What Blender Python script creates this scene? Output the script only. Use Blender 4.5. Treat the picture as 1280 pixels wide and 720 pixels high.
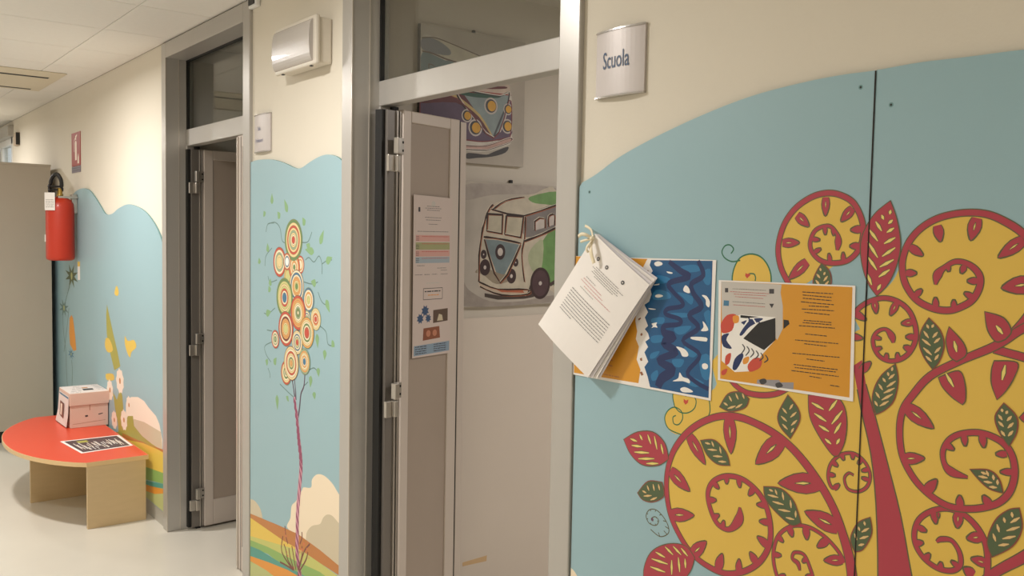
import bpy, bmesh, math, random
from mathutils import Vector, Matrix
from mathutils.geometry import tessellate_polygon

random.seed(7)
SC = bpy.context.scene
for _o in list(bpy.data.objects):
    bpy.data.objects.remove(_o)
COL = SC.collection

# ------------------------------------------------------------------ camera
CAM_H, CAM_D = 1.6, 1.4529
YAW, PITCH, ROLL, FOCAL_PX = 0.66512, -0.05854, 0.01868, 1112.34
_f = Vector((math.sin(YAW) * math.cos(PITCH), math.cos(YAW) * math.cos(PITCH), math.sin(PITCH)))
_r = _f.cross(Vector((0, 0, 1))).normalized()
_u = _r.cross(_f)
_r2 = _r * math.cos(ROLL) + _u * math.sin(ROLL)
_u2 = -_r * math.sin(ROLL) + _u * math.cos(ROLL)
cam_data = bpy.data.cameras.new('camera')
cam = bpy.data.objects.new('camera', cam_data)
COL.objects.link(cam)
_m = Matrix((_r2, _u2, -_f)).transposed().to_4x4()
_m.translation = Vector((-CAM_D, 0, CAM_H))
cam.matrix_world = _m
cam_data.sensor_fit = 'HORIZONTAL'
cam_data.sensor_width = 36
cam_data.lens = FOCAL_PX / 1280 * 36
cam_data.clip_start = 0.02
SC.camera = cam

# ------------------------------------------------------------------ world and lights
world = bpy.data.worlds.new('world')
SC.world = world
world.use_nodes = True
world.node_tree.nodes['Background'].inputs[0].default_value = (0.86, 0.93, 1.0, 1)
world.node_tree.nodes['Background'].inputs[1].default_value = 1.6
SC.view_settings.view_transform = 'Standard'
SC.view_settings.look = 'None'
SC.view_settings.gamma = 1
SC.view_settings.use_curve_mapping = False
SC.view_settings.exposure = -0.22
WARM = (1.0, 0.965, 0.925)
NEUTRAL = (1.0, 0.96, 0.93)

def area(name, loc, size, power, colour, spread=math.pi, shape='SQUARE'):
    l = bpy.data.lights.new(name, 'AREA')
    l.shape = shape
    l.size = size
    l.energy = power
    l.color = colour
    l.spread = spread
    o = bpy.data.objects.new(name, l)
    o.location = loc
    COL.objects.link(o)
    return o

# downlights of the corridor (x, y, watts)
DOWNLIGHTS = [(-1.05, 2.5, 36), (-1.05, 5.2, 46), (-1.05, 8.75, 44), (-1.05, -1.2, 24)]
for _x, _y, _p in DOWNLIGHTS:
    area('downlight_lamp', (_x, _y, 2.548), 0.20, _p, WARM, math.radians(172), 'DISK')
ROOM_LAMPS = [(2.0, 1.3, 36)]
for _x, _y, _p in ROOM_LAMPS:
    area('room_lamp', (_x, _y, 2.55), 0.58, _p, NEUTRAL)

# ------------------------------------------------------------------ materials
def srgb(c):
    return tuple(((v / 255) / 12.92 if v / 255 <= 0.04045 else ((v / 255 + 0.055) / 1.055) ** 2.4) for v in c) + (1,)

MATS = {}
def mat(name, rgb, rough=0.6, metal=0.0, noise=0.0, nscale=6.0, bump=0.0, bscale=200.0, spec=0.5, stretch=None, coat=0.0):
    if name in MATS:
        return MATS[name]
    m = bpy.data.materials.new(name)
    m.use_nodes = True
    nt = m.node_tree
    b = nt.nodes['Principled BSDF']
    b.inputs['Base Color'].default_value = srgb(rgb)
    b.inputs['Roughness'].default_value = rough
    b.inputs['Metallic'].default_value = metal
    b.inputs['Specular IOR Level'].default_value = spec
    b.inputs['Coat Weight'].default_value = coat
    if noise or bump:
        tc = nt.nodes.new('ShaderNodeTexCoord')
        src = tc.outputs['Object']
        if stretch:
            mp = nt.nodes.new('ShaderNodeMapping')
            mp.inputs['Scale'].default_value = stretch
            nt.links.new(src, mp.inputs['Vector'])
            src = mp.outputs['Vector']
    if noise:
        n = nt.nodes.new('ShaderNodeTexNoise')
        n.inputs['Scale'].default_value = nscale
        n.inputs['Detail'].default_value = 5
        nt.links.new(src, n.inputs['Vector'])
        mx = nt.nodes.new('ShaderNodeMix')
        mx.data_type = 'RGBA'
        c = srgb(rgb)
        mx.inputs[6].default_value = tuple(max(0, v * (1 - noise)) for v in c[:3]) + (1,)
        mx.inputs[7].default_value = tuple(min(1, v * (1 + noise)) for v in c[:3]) + (1,)
        nt.links.new(n.outputs['Fac'], mx.inputs[0])
        nt.links.new(mx.outputs[2], b.inputs['Base Color'])
    if bump:
        n2 = nt.nodes.new('ShaderNodeTexNoise')
        n2.inputs['Scale'].default_value = bscale
        nt.links.new(src, n2.inputs['Vector'])
        bp = nt.nodes.new('ShaderNodeBump')
        bp.inputs['Strength'].default_value = bump
        bp.inputs['Distance'].default_value = 0.002
        nt.links.new(n2.outputs['Fac'], bp.inputs['Height'])
        nt.links.new(bp.outputs['Normal'], b.inputs['Normal'])
    MATS[name] = m
    return m

def glass(name, rgb, rough=0.0, alpha_mix=0.85):
    m = bpy.data.materials.new(name)
    m.use_nodes = True
    nt = m.node_tree
    nt.nodes.remove(nt.nodes['Principled BSDF'])
    out = nt.nodes['Material Output']
    t = nt.nodes.new('ShaderNodeBsdfTransparent')
    t.inputs[0].default_value = srgb(rgb)
    g = nt.nodes.new('ShaderNodeBsdfGlossy')
    g.inputs['Roughness'].default_value = rough
    lw = nt.nodes.new('ShaderNodeLayerWeight')
    lw.inputs[0].default_value = 0.5
    pw = nt.nodes.new('ShaderNodeMath')
    pw.operation = 'POWER'
    pw.inputs[1].default_value = 4.0
    fr = nt.nodes.new('ShaderNodeMath')
    fr.operation = 'MULTIPLY_ADD'
    fr.inputs[1].default_value = 0.6
    fr.inputs[2].default_value = 0.04
    nt.links.new(lw.outputs['Facing'], pw.inputs[0])
    nt.links.new(pw.outputs[0], fr.inputs[0])
    mx = nt.nodes.new('ShaderNodeMixShader')
    nt.links.new(fr.outputs[0], mx.inputs[0])
    nt.links.new(t.outputs[0], mx.inputs[1])
    nt.links.new(g.outputs[0], mx.inputs[2])
    nt.links.new(mx.outputs[0], out.inputs[0])
    MATS[name] = m
    return m

WALL = mat('cream_wall_paint', (222, 214, 198), 0.75, noise=0.03, nscale=1.5, bump=0.15, bscale=160)
ROOMWALL = mat('room_wall_paint', (208, 200, 188), 0.6, noise=0.03, nscale=2, bump=0.1)
DARKROOM = mat('plain_room_paint', (206, 200, 190), 0.7, noise=0.03)
FLOOR = mat('vinyl_floor', (214, 208, 195), 0.28, noise=0.05, nscale=3.5, bump=0.03, bscale=60)
TILE = mat('ceiling_tile_mineral', (240, 237, 230), 0.85, noise=0.03, nscale=40, bump=0.3, bscale=300)
TRIMW = mat('ceiling_rail', (214, 208, 196), 0.6)
DARK = mat('dark_void', (22, 20, 18), 0.8)
ALU = mat('anodised_frame', (184, 180, 174), 0.34, 0.35, noise=0.03, nscale=30, stretch=(1, 1, 0.05))
ALUL = mat('bright_aluminium', (205, 198, 188), 0.3, 0.6)
LEAFPANEL = mat('door_leaf_panel', (166, 151, 138), 0.5, noise=0.03, nscale=4)
LEAFALU = mat('leaf_frame_paint', (204, 192, 182), 0.42, 0.1, noise=0.02, nscale=20, stretch=(1, 1, 0.05))
GASKET = mat('rubber_gasket', (18, 17, 16), 0.6)
STEEL = mat('hinge_steel', (190, 184, 176), 0.28, 0.8)
GLASS = glass('clear_glass', (240, 242, 240))
SKIRT = mat('grey_skirting', (178, 174, 164), 0.4, noise=0.03)
PVCW = mat('white_window_frame', (232, 232, 230), 0.35)
BOARDEDGE = mat('board_edge', (110, 150, 150), 0.5)
BLUE = mat('printed_sky_blue', (152, 184, 192), 0.42, noise=0.02, nscale=1.2)

P = {}
def pm(key, rgb, rough=0.45):
    P[key] = mat('print_' + key, rgb, rough)
for k, c in dict(yellow=(226, 188, 82), red=(176, 60, 74), outline=(96, 92, 62), leafgreen=(82, 98, 66), slitc=(236, 214, 120), slitp=(226, 190, 130),
                 greenline=(40, 110, 76), cream=(242, 224, 196), beige=(206, 192, 164), black=(26, 24, 24), olive=(168, 164, 74), pale=(186, 190, 126),
                 orange=(226, 150, 54), brown=(190, 122, 60), green=(140, 176, 96), teal=(78, 152, 138), lime=(196, 196, 110), sun=(228, 194, 84),
                 c_r=(200, 74, 56), c_c=(238, 224, 192), c_o=(224, 160, 92), c_g=(104, 138, 82), c_s=(150, 172, 140), c_n=(230, 208, 152), c_y=(206, 202, 132),
                 c_b=(66, 118, 150), c_w=(244, 242, 238), c_u=(104, 70, 92), c_d=(120, 50, 44), purple=(142, 66, 98), pink=(206, 148, 164), vine=(100, 130, 126),
                 leaflet=(134, 174, 124), stalk=(86, 60, 84), grass=(120, 62, 50), bloom=(208, 112, 78), petal=(246, 230, 212), core=(196, 128, 60),
                 navy=(26, 44, 92), midblue=(22, 84, 132), lightblue=(42, 116, 164), white=(240, 236, 230), amber=(216, 150, 38), grey=(196, 190, 182),
                 text=(70, 58, 46), rtext=(190, 90, 84), gtext=(120, 116, 112), ink=(60, 58, 62), seed=(150, 96, 60), stripgrey=(150, 146, 150)).items():
    pm(k, c)

# ------------------------------------------------------------------ object helpers
def world_of(o):
    m = Matrix.Translation(o.location)
    if o.parent is not None:
        m = world_of(o.parent) @ o.matrix_parent_inverse @ m
    return m

def link(o, parent=None):
    COL.objects.link(o)
    if parent is not None:
        o.parent = parent
        o.matrix_parent_inverse = world_of(parent).inverted()
    return o

def thing(name, label, cat, loc=(0, 0, 0), group=None):
    o = bpy.data.objects.new(name, None)
    o.empty_display_size = 0.05
    o.location = loc
    COL.objects.link(o)
    o['label'] = label
    o['category'] = cat
    if group:
        o['group'] = group
    return o

def setting(name, loc=(0, 0, 0), label=None):
    o = bpy.data.objects.new(name, None)
    o.empty_display_size = 0.05
    o.location = loc
    COL.objects.link(o)
    o['kind'] = 'structure'
    if label:
        o['label'] = label
    return o

def mk(name, verts, faces, mats, parent=None, midx=None, smooth=False):
    me = bpy.data.meshes.new(name)
    me.from_pydata([tuple(v) for v in verts], [], faces)
    if not isinstance(mats, (list, tuple)):
        mats = [mats]
    for m in mats:
        me.materials.append(m)
    if midx:
        me.polygons.foreach_set('material_index', midx)
    if smooth:
        me.polygons.foreach_set('use_smooth', [True] * len(me.polygons))
    me.update()
    o = bpy.data.objects.new(name, me)
    return link(o, parent)

def from_bm(name, bm, m, parent=None, smooth=False):
    me = bpy.data.meshes.new(name)
    bmesh.ops.recalc_face_normals(bm, faces=bm.faces)
    bm.to_mesh(me)
    bm.free()
    for mm in (m if isinstance(m, (list, tuple)) else [m]):
        me.materials.append(mm)
    if smooth:
        me.polygons.foreach_set('use_smooth', [True] * len(me.polygons))
    return link(bpy.data.objects.new(name, me), parent)

class Frame:
    """A plane in the place: origin, u to the right, v up, n out of the surface."""
    def __init__(s, o, u, v=(0, 0, 1)):
        s.o, s.u, s.v = Vector(o), Vector(u).normalized(), Vector(v).normalized()
        s.n = s.u.cross(s.v).normalized()
    def p(s, a, b, c=0.0):
        return s.o + s.u * a + s.v * b + s.n * c

BOX_F = [(0, 3, 2, 1), (4, 5, 6, 7), (0, 1, 5, 4), (1, 2, 6, 5), (2, 3, 7, 6), (3, 0, 4, 7)]
def bm_box(bm, lo, hi, frame=None, bevel=0.0):
    (x0, y0, z0), (x1, y1, z1) = lo, hi
    vs = [(x0, y0, z0), (x1, y0, z0), (x1, y1, z0), (x0, y1, z0), (x0, y0, z1), (x1, y0, z1), (x1, y1, z1), (x0, y1, z1)]
    if frame:
        vs = [frame.p(*v) for v in vs]
    bv = [bm.verts.new(v) for v in vs]
    fs = [bm.faces.new([bv[i] for i in f]) for f in BOX_F]
    if bevel:
        es = list({e for f in fs for e in f.edges})
        bmesh.ops.bevel(bm, geom=es, offset=bevel, segments=2, affect='EDGES', profile=0.5)

def box(name, lo, hi, m, parent=None, bevel=0.0, frame=None):
    bm = bmesh.new()
    bm_box(bm, lo, hi, frame, bevel)
    return from_bm(name, bm, m, parent)

def boxes(name, L, m, parent=None, bevel=0.0, frame=None):
    bm = bmesh.new()
    for lo, hi in L:
        bm_box(bm, lo, hi, frame, bevel)
    return from_bm(name, bm, m, parent)

def smooth_line(pts, n=6, closed=False):
    """Catmull-Rom through points (any dimension)."""
    P_ = [tuple(p) for p in pts]
    if len(P_) < 3:
        return P_
    out = []
    N = len(P_)
    rng = N if closed else N - 1
    for i in range(rng):
        p0 = P_[(i - 1) % N] if closed or i > 0 else P_[0]
        p1, p2 = P_[i], P_[(i + 1) % N]
        p3 = P_[(i + 2) % N] if closed or i + 2 < N else P_[-1]
        for k in range(n):
            t = k / n
            out.append(tuple(0.5 * ((2 * b) + (-a + c) * t + (2 * a - 5 * b + 4 * c - d) * t * t + (-a + 3 * b - 3 * c + d) * t ** 3)
                             for a, b, c, d in zip(p0, p1, p2, p3)))
    if not closed:
        out.append(P_[-1])
    return out

LAYER = 0.00006
class Print:
    """Flat ink on a surface: shapes drawn in the surface's own plane, each ink layer a hair above the last."""
    count = 0
    def __init__(s, frame, base=0.0):
        Print.count += 1
        s.f, s.base, s.V, s.F, s.M, s.mats, s.k = frame, base, [], [], [], [], Print.count * 7 % 40
    def mi(s, m):
        if m not in s.mats:
            s.mats.append(m)
        return s.mats.index(m)
    def poly(s, pts, layer, m, jit=True):
        i0 = len(s.V)
        pts = [(p[0], p[1]) for p in pts]
        a = sum(p[0] * q[1] - q[0] * p[1] for p, q in zip(pts, pts[1:] + pts[:1]))
        if a < 0:
            pts = pts[::-1]
        s.k += 1
        c = s.base + (layer + (0.45 * (s.k % 40) / 40 if jit else 0)) * LAYER
        s.V += [s.f.p(x, y, c) for x, y in pts]
        k = s.mi(m)
        for t in tessellate_polygon([[Vector((x, y, 0)) for x, y in pts]]):
            (ax, ay), (bx, by), (cx, cy) = (pts[j] for j in t)
            if (bx - ax) * (cy - ay) - (by - ay) * (cx - ax) < 0:
                t = t[::-1]
            s.F.append(tuple(i0 + j for j in t))
            s.M.append(k)
    def disc(s, x, y, r, layer, m, n=28, ry=None):
        s.poly([(x + r * math.cos(6.28319 * i / n), y + (ry or r) * math.sin(6.28319 * i / n)) for i in range(n)], layer, m, False)
    def stroke(s, pts, w, layer, m, extra=0.0):
        """ribbon along pts; width w or the third value of each point"""
        n = len(pts)
        L, R_ = [], []
        for i in range(n):
            a, b = pts[max(0, i - 1)], pts[min(n - 1, i + 1)]
            dx, dy = b[0] - a[0], b[1] - a[1]
            d = math.hypot(dx, dy) or 1e-9
            ww = (pts[i][2] if w is None else w) / 2 + extra
            L.append((pts[i][0] - dy / d * ww, pts[i][1] + dx / d * ww))
            R_.append((pts[i][0] + dy / d * ww, pts[i][1] - dx / d * ww))
        i0 = len(s.V)
        s.k += 1
        c0 = s.base + (layer + 0.45 * (s.k % 40) / 40) * LAYER
        s.V += [s.f.p(x, y, c0 + i * 2e-7) for i, (x, y) in enumerate(R_)] + [s.f.p(x, y, c0 + i * 2e-7) for i, (x, y) in enumerate(L)]
        k = s.mi(m)
        for i in range(n - 1):
            s.F.append((i0 + i, i0 + i + 1, i0 + n + i + 1, i0 + n + i))
            s.M.append(k)
    def lines(s, x0, x1, y, h, layer, m, rnd, skew=0.0):
        """one line of unreadably small text as word-long dashes"""
        x = x0
        while x < x1:
            w = rnd.uniform(1.5, 6) * h
            e = min(x1, x + w)
            s.poly([(x, y + skew * (x - x0)), (e, y + skew * (e - x0)), (e, y + h + skew * (e - x0)), (x, y + h + skew * (x - x0))], layer, m)
            x = e + h * 0.8
    def build(s, name, parent, label=None):
        o = mk(name, s.V, s.F, s.mats, parent, s.M)
        if name in ('text_block', 'lid_print', 'card_print', 'notice_print', 'pictogram'):
            o['kind'] = 'stuff'           # print too small to pick apart
        if label:
            o['label'] = label
        return o

def text_mesh(name, body, frame, x, y, size, m, parent, c=0.0006, xs=1.0, depth=0.0, offset=0.0):
    cu = bpy.data.curves.new(name, 'FONT')
    cu.body = body
    cu.size = size
    cu.extrude = depth
    cu.offset = offset
    cu.resolution_u = 3
    t = bpy.data.objects.new(name, cu)
    COL.objects.link(t)
    dg = bpy.context.evaluated_depsgraph_get()
    me = bpy.data.meshes.new_from_object(t.evaluated_get(dg))
    bpy.data.objects.remove(t)
    for v in me.vertices:
        v.co = frame.p(x + v.co.x * xs, y + v.co.y, c + v.co.z)
    me.materials.clear()
    me.materials.append(m)
    me.update()
    o = bpy.data.objects.new(name, me)
    return link(o, parent)

def lathe(name, prof, centre, m, parent, n=32, smooth=True, axis=None):
    """surface of revolution about the vertical through centre; prof = [(r, z)]"""
    V, F = [], []
    cx, cy, cz = centre
    for r, z in prof:
        for i in range(n):
            a = 2 * math.pi * i / n
            V.append((cx + r * math.cos(a), cy + r * math.sin(a), cz + z))
    for j in range(len(prof) - 1):
        for i in range(n):
            i2 = (i + 1) % n
            F.append((j * n + i, j * n + i2, (j + 1) * n + i2, (j + 1) * n + i))
    F.append(tuple(range(n - 1, -1, -1)))
    F.append(tuple((len(prof) - 1) * n + i for i in range(n)))
    return mk(name, V, F, m, parent, smooth=smooth)

def tube(name, pts, r, m, parent, n=8, up=Vector((0, 0, 1))):
    pts = [Vector(p) for p in pts]
    V, F = [], []
    for i, p in enumerate(pts):
        d = (pts[min(len(pts) - 1, i + 1)] - pts[max(0, i - 1)]).normalized()
        a = d.cross(up if abs(d.dot(up)) < 0.95 else Vector((1, 0, 0))).normalized()
        b = d.cross(a)
        rr = r[i] if isinstance(r, (list, tuple)) else r
        V += [p + (a * math.cos(6.28319 * k / n) + b * math.sin(6.28319 * k / n)) * rr for k in range(n)]
    for i in range(len(pts) - 1):
        for k in range(n):
            k2 = (k + 1) % n
            F.append((i * n + k, i * n + k2, (i + 1) * n + k2, (i + 1) * n + k))
    F.append(tuple(range(n - 1, -1, -1)))
    F.append(tuple((len(pts) - 1) * n + k for k in range(n)))
    return mk(name, V, F, m, parent, smooth=True)

def prism(name, pts, frame, c0, c1, m, parent, edge=None):
    """closed outline in a frame pushed out from c0 to c1"""
    pts = [(p[0], p[1]) for p in pts]
    if sum(p[0] * q[1] - q[0] * p[1] for p, q in zip(pts, pts[1:] + pts[:1])) < 0:
        pts = pts[::-1]
    n = len(pts)
    V = [frame.p(x, y, c0) for x, y in pts] + [frame.p(x, y, c1) for x, y in pts]
    F, M = [], []
    for t in tessellate_polygon([[Vector((x, y, 0)) for x, y in pts]]):
        (ax, ay), (bx, by), (cx, cy) = (pts[j] for j in t)
        if (bx - ax) * (cy - ay) - (by - ay) * (cx - ax) < 0:
            t = t[::-1]
        F.append(tuple(n + j for j in t)); M.append(0)
        F.append(tuple(t[::-1])); M.append(0)
    for i in range(n):
        j = (i + 1) % n
        F.append((i, j, n + j, n + i)); M.append(1 if edge else 0)
    return mk(name, V, F, [m, edge] if edge else [m], parent, M)

WALLF = Frame((0, 0, 0), (0, -1, 0))          # corridor wall, a = -y, b = z, n towards the corridor

# flat artwork measured on its own surface, in metres (a to the right, b up)
DATA = {
 'm3_top': [(-1.5768,1.7302),(-1.5304,1.7472),(-1.4528,1.7837),(-1.3443,1.8205),(-1.213,1.8563),(-1.095,1.8806),(-0.988,1.8922),(-0.9064,1.8963),(-0.8395,1.8959),(-0.7606,1.8985),(-0.6827,1.8963),(-0.5997,1.895),(-0.4735,1.8871),(-0.331,1.8666)],
 'm3_yellow': [(-0.8189,1.508),(-0.7993,1.5257),(-0.7858,1.5441),(-0.7772,1.5716),(-0.7725,1.5919),(-0.7546,1.6216),(-0.7156,1.6478),(-0.6775,1.6552),(-0.6404,1.6523),(-0.6042,1.636),(-0.5828,1.6203),(-0.5319,1.6324),(-0.4385,1.5771),(-0.374,1.3967),(-0.3572,1.0725),(-0.6489,0.9225),(-1.0579,0.7588),(-1.0817,0.8645),(-1.1239,0.9199),(-1.1803,0.9293),(-1.2153,0.9393),(-1.2477,0.9734),(-1.2792,1.0264),(-1.2881,1.0771),(-1.2722,1.142),(-1.234,1.1927),(-1.1879,1.2264),(-1.1767,1.2617),(-1.1736,1.2871),(-1.1578,1.306),(-1.1523,1.3723),(-0.8701,1.4333),(-0.8625,1.4697),(-0.8495,1.4891),(-0.835,1.5013)],
 'sp_a': [(-0.8977,1.5848,0.0036),(-0.8964,1.5999,0.0129),(-0.8999,1.6149,0.0057),(-0.9165,1.6284,0.0058),(-0.9427,1.6211,0.0066),(-0.9534,1.5989,0.0074),(-0.9484,1.5799,0.0073),(-0.9287,1.5648,0.008),(-0.9035,1.5617,0.0086),(-0.8761,1.5676,0.0085),(-0.8569,1.5858,0.0091),(-0.849,1.6112,0.0098),(-0.8525,1.6391,0.0098),(-0.869,1.668,0.0099),(-0.893,1.6826,0.0099),(-0.9211,1.6879,0.0101),(-0.9536,1.6815,0.0103),(-0.9867,1.6618,0.0104),(-1.0094,1.6338,0.0106),(-1.0205,1.6016,0.0106),(-1.0216,1.575,0.0106),(-1.0132,1.5467,0.0106),(-0.9981,1.5228,0.0106),(-0.9864,1.5046,0.0105)],
 'sp_b': [(-0.7174,1.5329,0.0026),(-0.7149,1.5488,0.0144),(-0.705,1.5609,0.0077),(-0.6862,1.572,0.0077),(-0.6645,1.5676,0.0089),(-0.649,1.5531,0.0101),(-0.6469,1.5355,0.0101),(-0.6546,1.5161,0.0102),(-0.6677,1.5037,0.0102),(-0.6927,1.4928,0.0104),(-0.7216,1.4945,0.0106),(-0.7492,1.5071,0.0106),(-0.7684,1.5315,0.0107),(-0.7752,1.5581,0.0108),(-0.7734,1.5811,0.0107),(-0.7634,1.6055,0.0107),(-0.7439,1.6269,0.0106),(-0.7154,1.6426,0.0104),(-0.6772,1.6501,0.0102),(-0.6402,1.6473,0.0105),(-0.6075,1.6324,0.0111),(-0.586,1.6167,0.0109),(-0.5658,1.5941,0.0108),(-0.5578,1.5668,0.0108),(-0.5594,1.5308,0.0108),(-0.5743,1.4935,0.0121),(-0.599,1.4581,0.0123)],
 'sp_c': [(-0.7852,1.4299,0.0027),(-0.7882,1.4409,0.0123),(-0.7996,1.4518,0.0055),(-0.8139,1.447,0.0056),(-0.8219,1.434,0.0063),(-0.8193,1.4175,0.007),(-0.8075,1.4032,0.0069),(-0.7892,1.3985,0.0068),(-0.7688,1.4051,0.0075),(-0.7538,1.4204,0.0074),(-0.7462,1.4424,0.008),(-0.749,1.4656,0.008),(-0.7604,1.4872,0.008),(-0.7803,1.501,0.0081),(-0.8056,1.5054,0.0082),(-0.8311,1.4978,0.0083),(-0.8512,1.484,0.0084),(-0.8619,1.4662,0.0085),(-0.8667,1.4444,0.0085)],
 'sp_e': [(-0.5155,1.5159,0.0104),(-0.5791,1.4748,0.0121),(-0.6183,1.4436,0.0124),(-0.6723,1.4132,0.0115),(-0.719,1.3822,0.0119),(-0.7473,1.3459,0.0115),(-0.7636,1.317,0.0109),(-0.7671,1.2799,0.011),(-0.76,1.24,0.0109),(-0.7399,1.208,0.0108),(-0.7139,1.187,0.0106),(-0.6824,1.1748,0.0105),(-0.6526,1.1767,0.0103),(-0.624,1.1861,0.0102),(-0.6006,1.201,0.01),(-0.586,1.223,0.0099),(-0.5812,1.2524,0.0098),(-0.588,1.2801,0.0099),(-0.6053,1.2967,0.01),(-0.6337,1.3031,0.0095),(-0.6625,1.2968,0.009),(-0.6823,1.2834,0.0085),(-0.6922,1.263,0.0079),(-0.6891,1.2425,0.0078),(-0.6764,1.2312,0.0143),(-0.6508,1.2283,0.0026)],
 'sp_e2': [(-0.6211,1.438,0.0125),(-0.6002,1.4341,0.0123),(-0.574,1.4295,0.0122),(-0.543,1.4212,0.0119)],
 'sp_f': [(-0.8477,1.1872,0.0021),(-0.8577,1.1888,0.0043),(-0.8655,1.1769,0.005),(-0.858,1.1603,0.0058),(-0.8373,1.1604,0.0064),(-0.8212,1.1738,0.007),(-0.8171,1.1951,0.007),(-0.8281,1.2154,0.007),(-0.8505,1.226,0.0071),(-0.8763,1.2173,0.0072),(-0.894,1.1964,0.0073),(-0.8978,1.172,0.0073),(-0.8895,1.1552,0.0073),(-0.878,1.1599,0.0043)],
 'sp_d': [(-1.0901,1.0676,0.0032),(-1.091,1.0425,0.0209),(-1.1144,1.0159,0.0098),(-1.1435,1.019,0.0099),(-1.1632,1.0445,0.01),(-1.1714,1.076,0.01),(-1.1586,1.1036,0.0099),(-1.1254,1.1228,0.0098),(-1.086,1.1253,0.0096),(-1.0503,1.1097,0.0102),(-1.0274,1.0836,0.0109),(-1.0166,1.0455,0.0109),(-1.0193,1.0079,0.0109),(-1.0395,0.9712,0.0111),(-1.0752,0.9413,0.0112),(-1.1206,0.9231,0.0115),(-1.1689,0.9248,0.0117),(-1.2124,0.9402,0.0119),(-1.2468,0.9707,0.0121),(-1.2708,1.0051,0.0122),(-1.2832,1.0489,0.0123),(-1.2834,1.0958,0.0122),(-1.2678,1.1446,0.0129),(-1.2352,1.1878,0.0136),(-1.1947,1.2196,0.0134),(-1.1471,1.2413,0.0139),(-1.1008,1.2477,0.0144),(-1.0558,1.2417,0.0141),(-1.0123,1.2289,0.0154),(-0.9759,1.2103,0.0152),(-0.9403,1.1824,0.0164),(-0.9083,1.1498,0.0162),(-0.8823,1.1143,0.0159),(-0.8648,1.0774,0.0173),(-0.8499,1.0379,0.0187),(-0.8413,0.9968,0.02),(-0.8354,0.9454,0.023)],
 'sp_g': [(-0.9488,0.9825,0.003),(-0.9539,0.9953,0.0106),(-0.9658,1.0004,0.0061),(-0.9617,1.0134,0.0061),(-0.9416,1.0153,0.0068),(-0.9276,0.9942,0.0075),(-0.9199,0.9714,0.0075),(-0.9271,0.9437,0.0075),(-0.9523,0.9301,0.0076),(-0.9819,0.9358,0.0077),(-1.0023,0.9658,0.0078),(-1.0081,1.0007,0.0078),(-0.9981,1.036,0.0077),(-0.9696,1.062,0.0076),(-0.9354,1.0698,0.0075),(-0.9017,1.0621,0.0074),(-0.8739,1.0444,0.0073),(-0.8582,1.0256,0.0086)],
 'sp_h': [(-0.696,1.1102,0.0026),(-0.6884,1.1168,0.0079),(-0.6733,1.1198,0.0065),(-0.663,1.1117,0.0065),(-0.6564,1.0983,0.0071),(-0.6565,1.0821,0.0072),(-0.6688,1.0703,0.0078),(-0.6905,1.0671,0.0079),(-0.7132,1.0754,0.008),(-0.729,1.0925,0.008),(-0.7337,1.114,0.0081),(-0.7271,1.1385,0.008),(-0.7081,1.1579,0.008),(-0.6822,1.1695,0.0079),(-0.6563,1.1674,0.0084),(-0.6348,1.1537,0.009),(-0.6202,1.1328,0.0089),(-0.6146,1.1087,0.0089),(-0.614,1.0789,0.0089),(-0.6152,1.0441,0.0089)],
 'sp_i': [(-1.1303,1.3262,0.0097),(-1.1112,1.31,0.0096),(-1.0835,1.2996,0.0103),(-1.0458,1.3001,0.0109),(-1.0097,1.3098,0.0099),(-0.981,1.3288,0.0091)],
 'sp_j': [(-0.6261,1.0578,0.0128),(-0.6069,1.0833,0.0139),(-0.5879,1.102,0.0149),(-0.562,1.1254,0.016),(-0.5127,1.1757,0.0167)],
 'trunk': [(-0.8581,1.3811),(-0.8414,1.3939),(-0.832,1.3527),(-0.8149,1.3061),(-0.8136,1.304),(-0.7854,1.2208),(-0.7576,1.135),(-0.7345,1.0405),(-0.7069,0.9404),(-0.6789,0.8201),(-0.8242,0.7546),(-0.7956,0.9069),(-0.7948,1.0213),(-0.804,1.1463),(-0.8178,1.2327),(-0.8375,1.2999),(-0.848,1.3409)],
 'teeth_a': [(-0.9249,1.6833,-0.9241,1.6465,0.0179,1),(-0.9862,1.6506,-0.9571,1.6276,0.0212,1),(-0.8688,1.662,-0.8925,1.6367,0.0201,1),(-0.8495,1.6234,-0.8731,1.6215,0.015,0),(-0.8535,1.5936,-0.8734,1.5932,0.0133,0),(-1.0167,1.596,-0.9762,1.5974,0.0197,1),(-0.9549,1.5657,-0.9962,1.5286,0.0244,1),(-0.8846,1.5645,-0.8861,1.5815,0.0094,0),(-0.9246,1.6284,-0.9227,1.6129,0.0089,0),(-0.9083,1.6267,-0.9057,1.6116,0.0082,0),(-0.9511,1.6045,-0.9337,1.6029,0.0091,0),(-0.945,1.58,-0.9309,1.5869,0.009,0),(-0.9107,1.5628,-0.9143,1.5786,0.009,0)],
 'teeth_b': [(-0.7198,1.6322,-0.7122,1.6037,0.0187,0),(-0.6559,1.6449,-0.6642,1.6064,0.0239,1),(-0.5829,1.6112,-0.6214,1.5804,0.023,1),(-0.5656,1.544,-0.6144,1.5336,0.0314,1),(-0.7654,1.5954,-0.7404,1.5801,0.0159,0),(-0.7703,1.5499,-0.7499,1.5505,0.0134,0),(-0.7512,1.5124,-0.7398,1.5237,0.0114,0),(-0.6987,1.5661,-0.6966,1.5561,0.008,0),(-0.6717,1.5671,-0.6764,1.5538,0.0109,0),(-0.6488,1.5427,-0.6664,1.5418,0.012,0),(-0.6552,1.5154,-0.6702,1.5227,0.0108,0),(-0.715,1.495,-0.7165,1.512,0.0112,0),(-0.6857,1.4956,-0.6864,1.5101,0.0098,0)],
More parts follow.
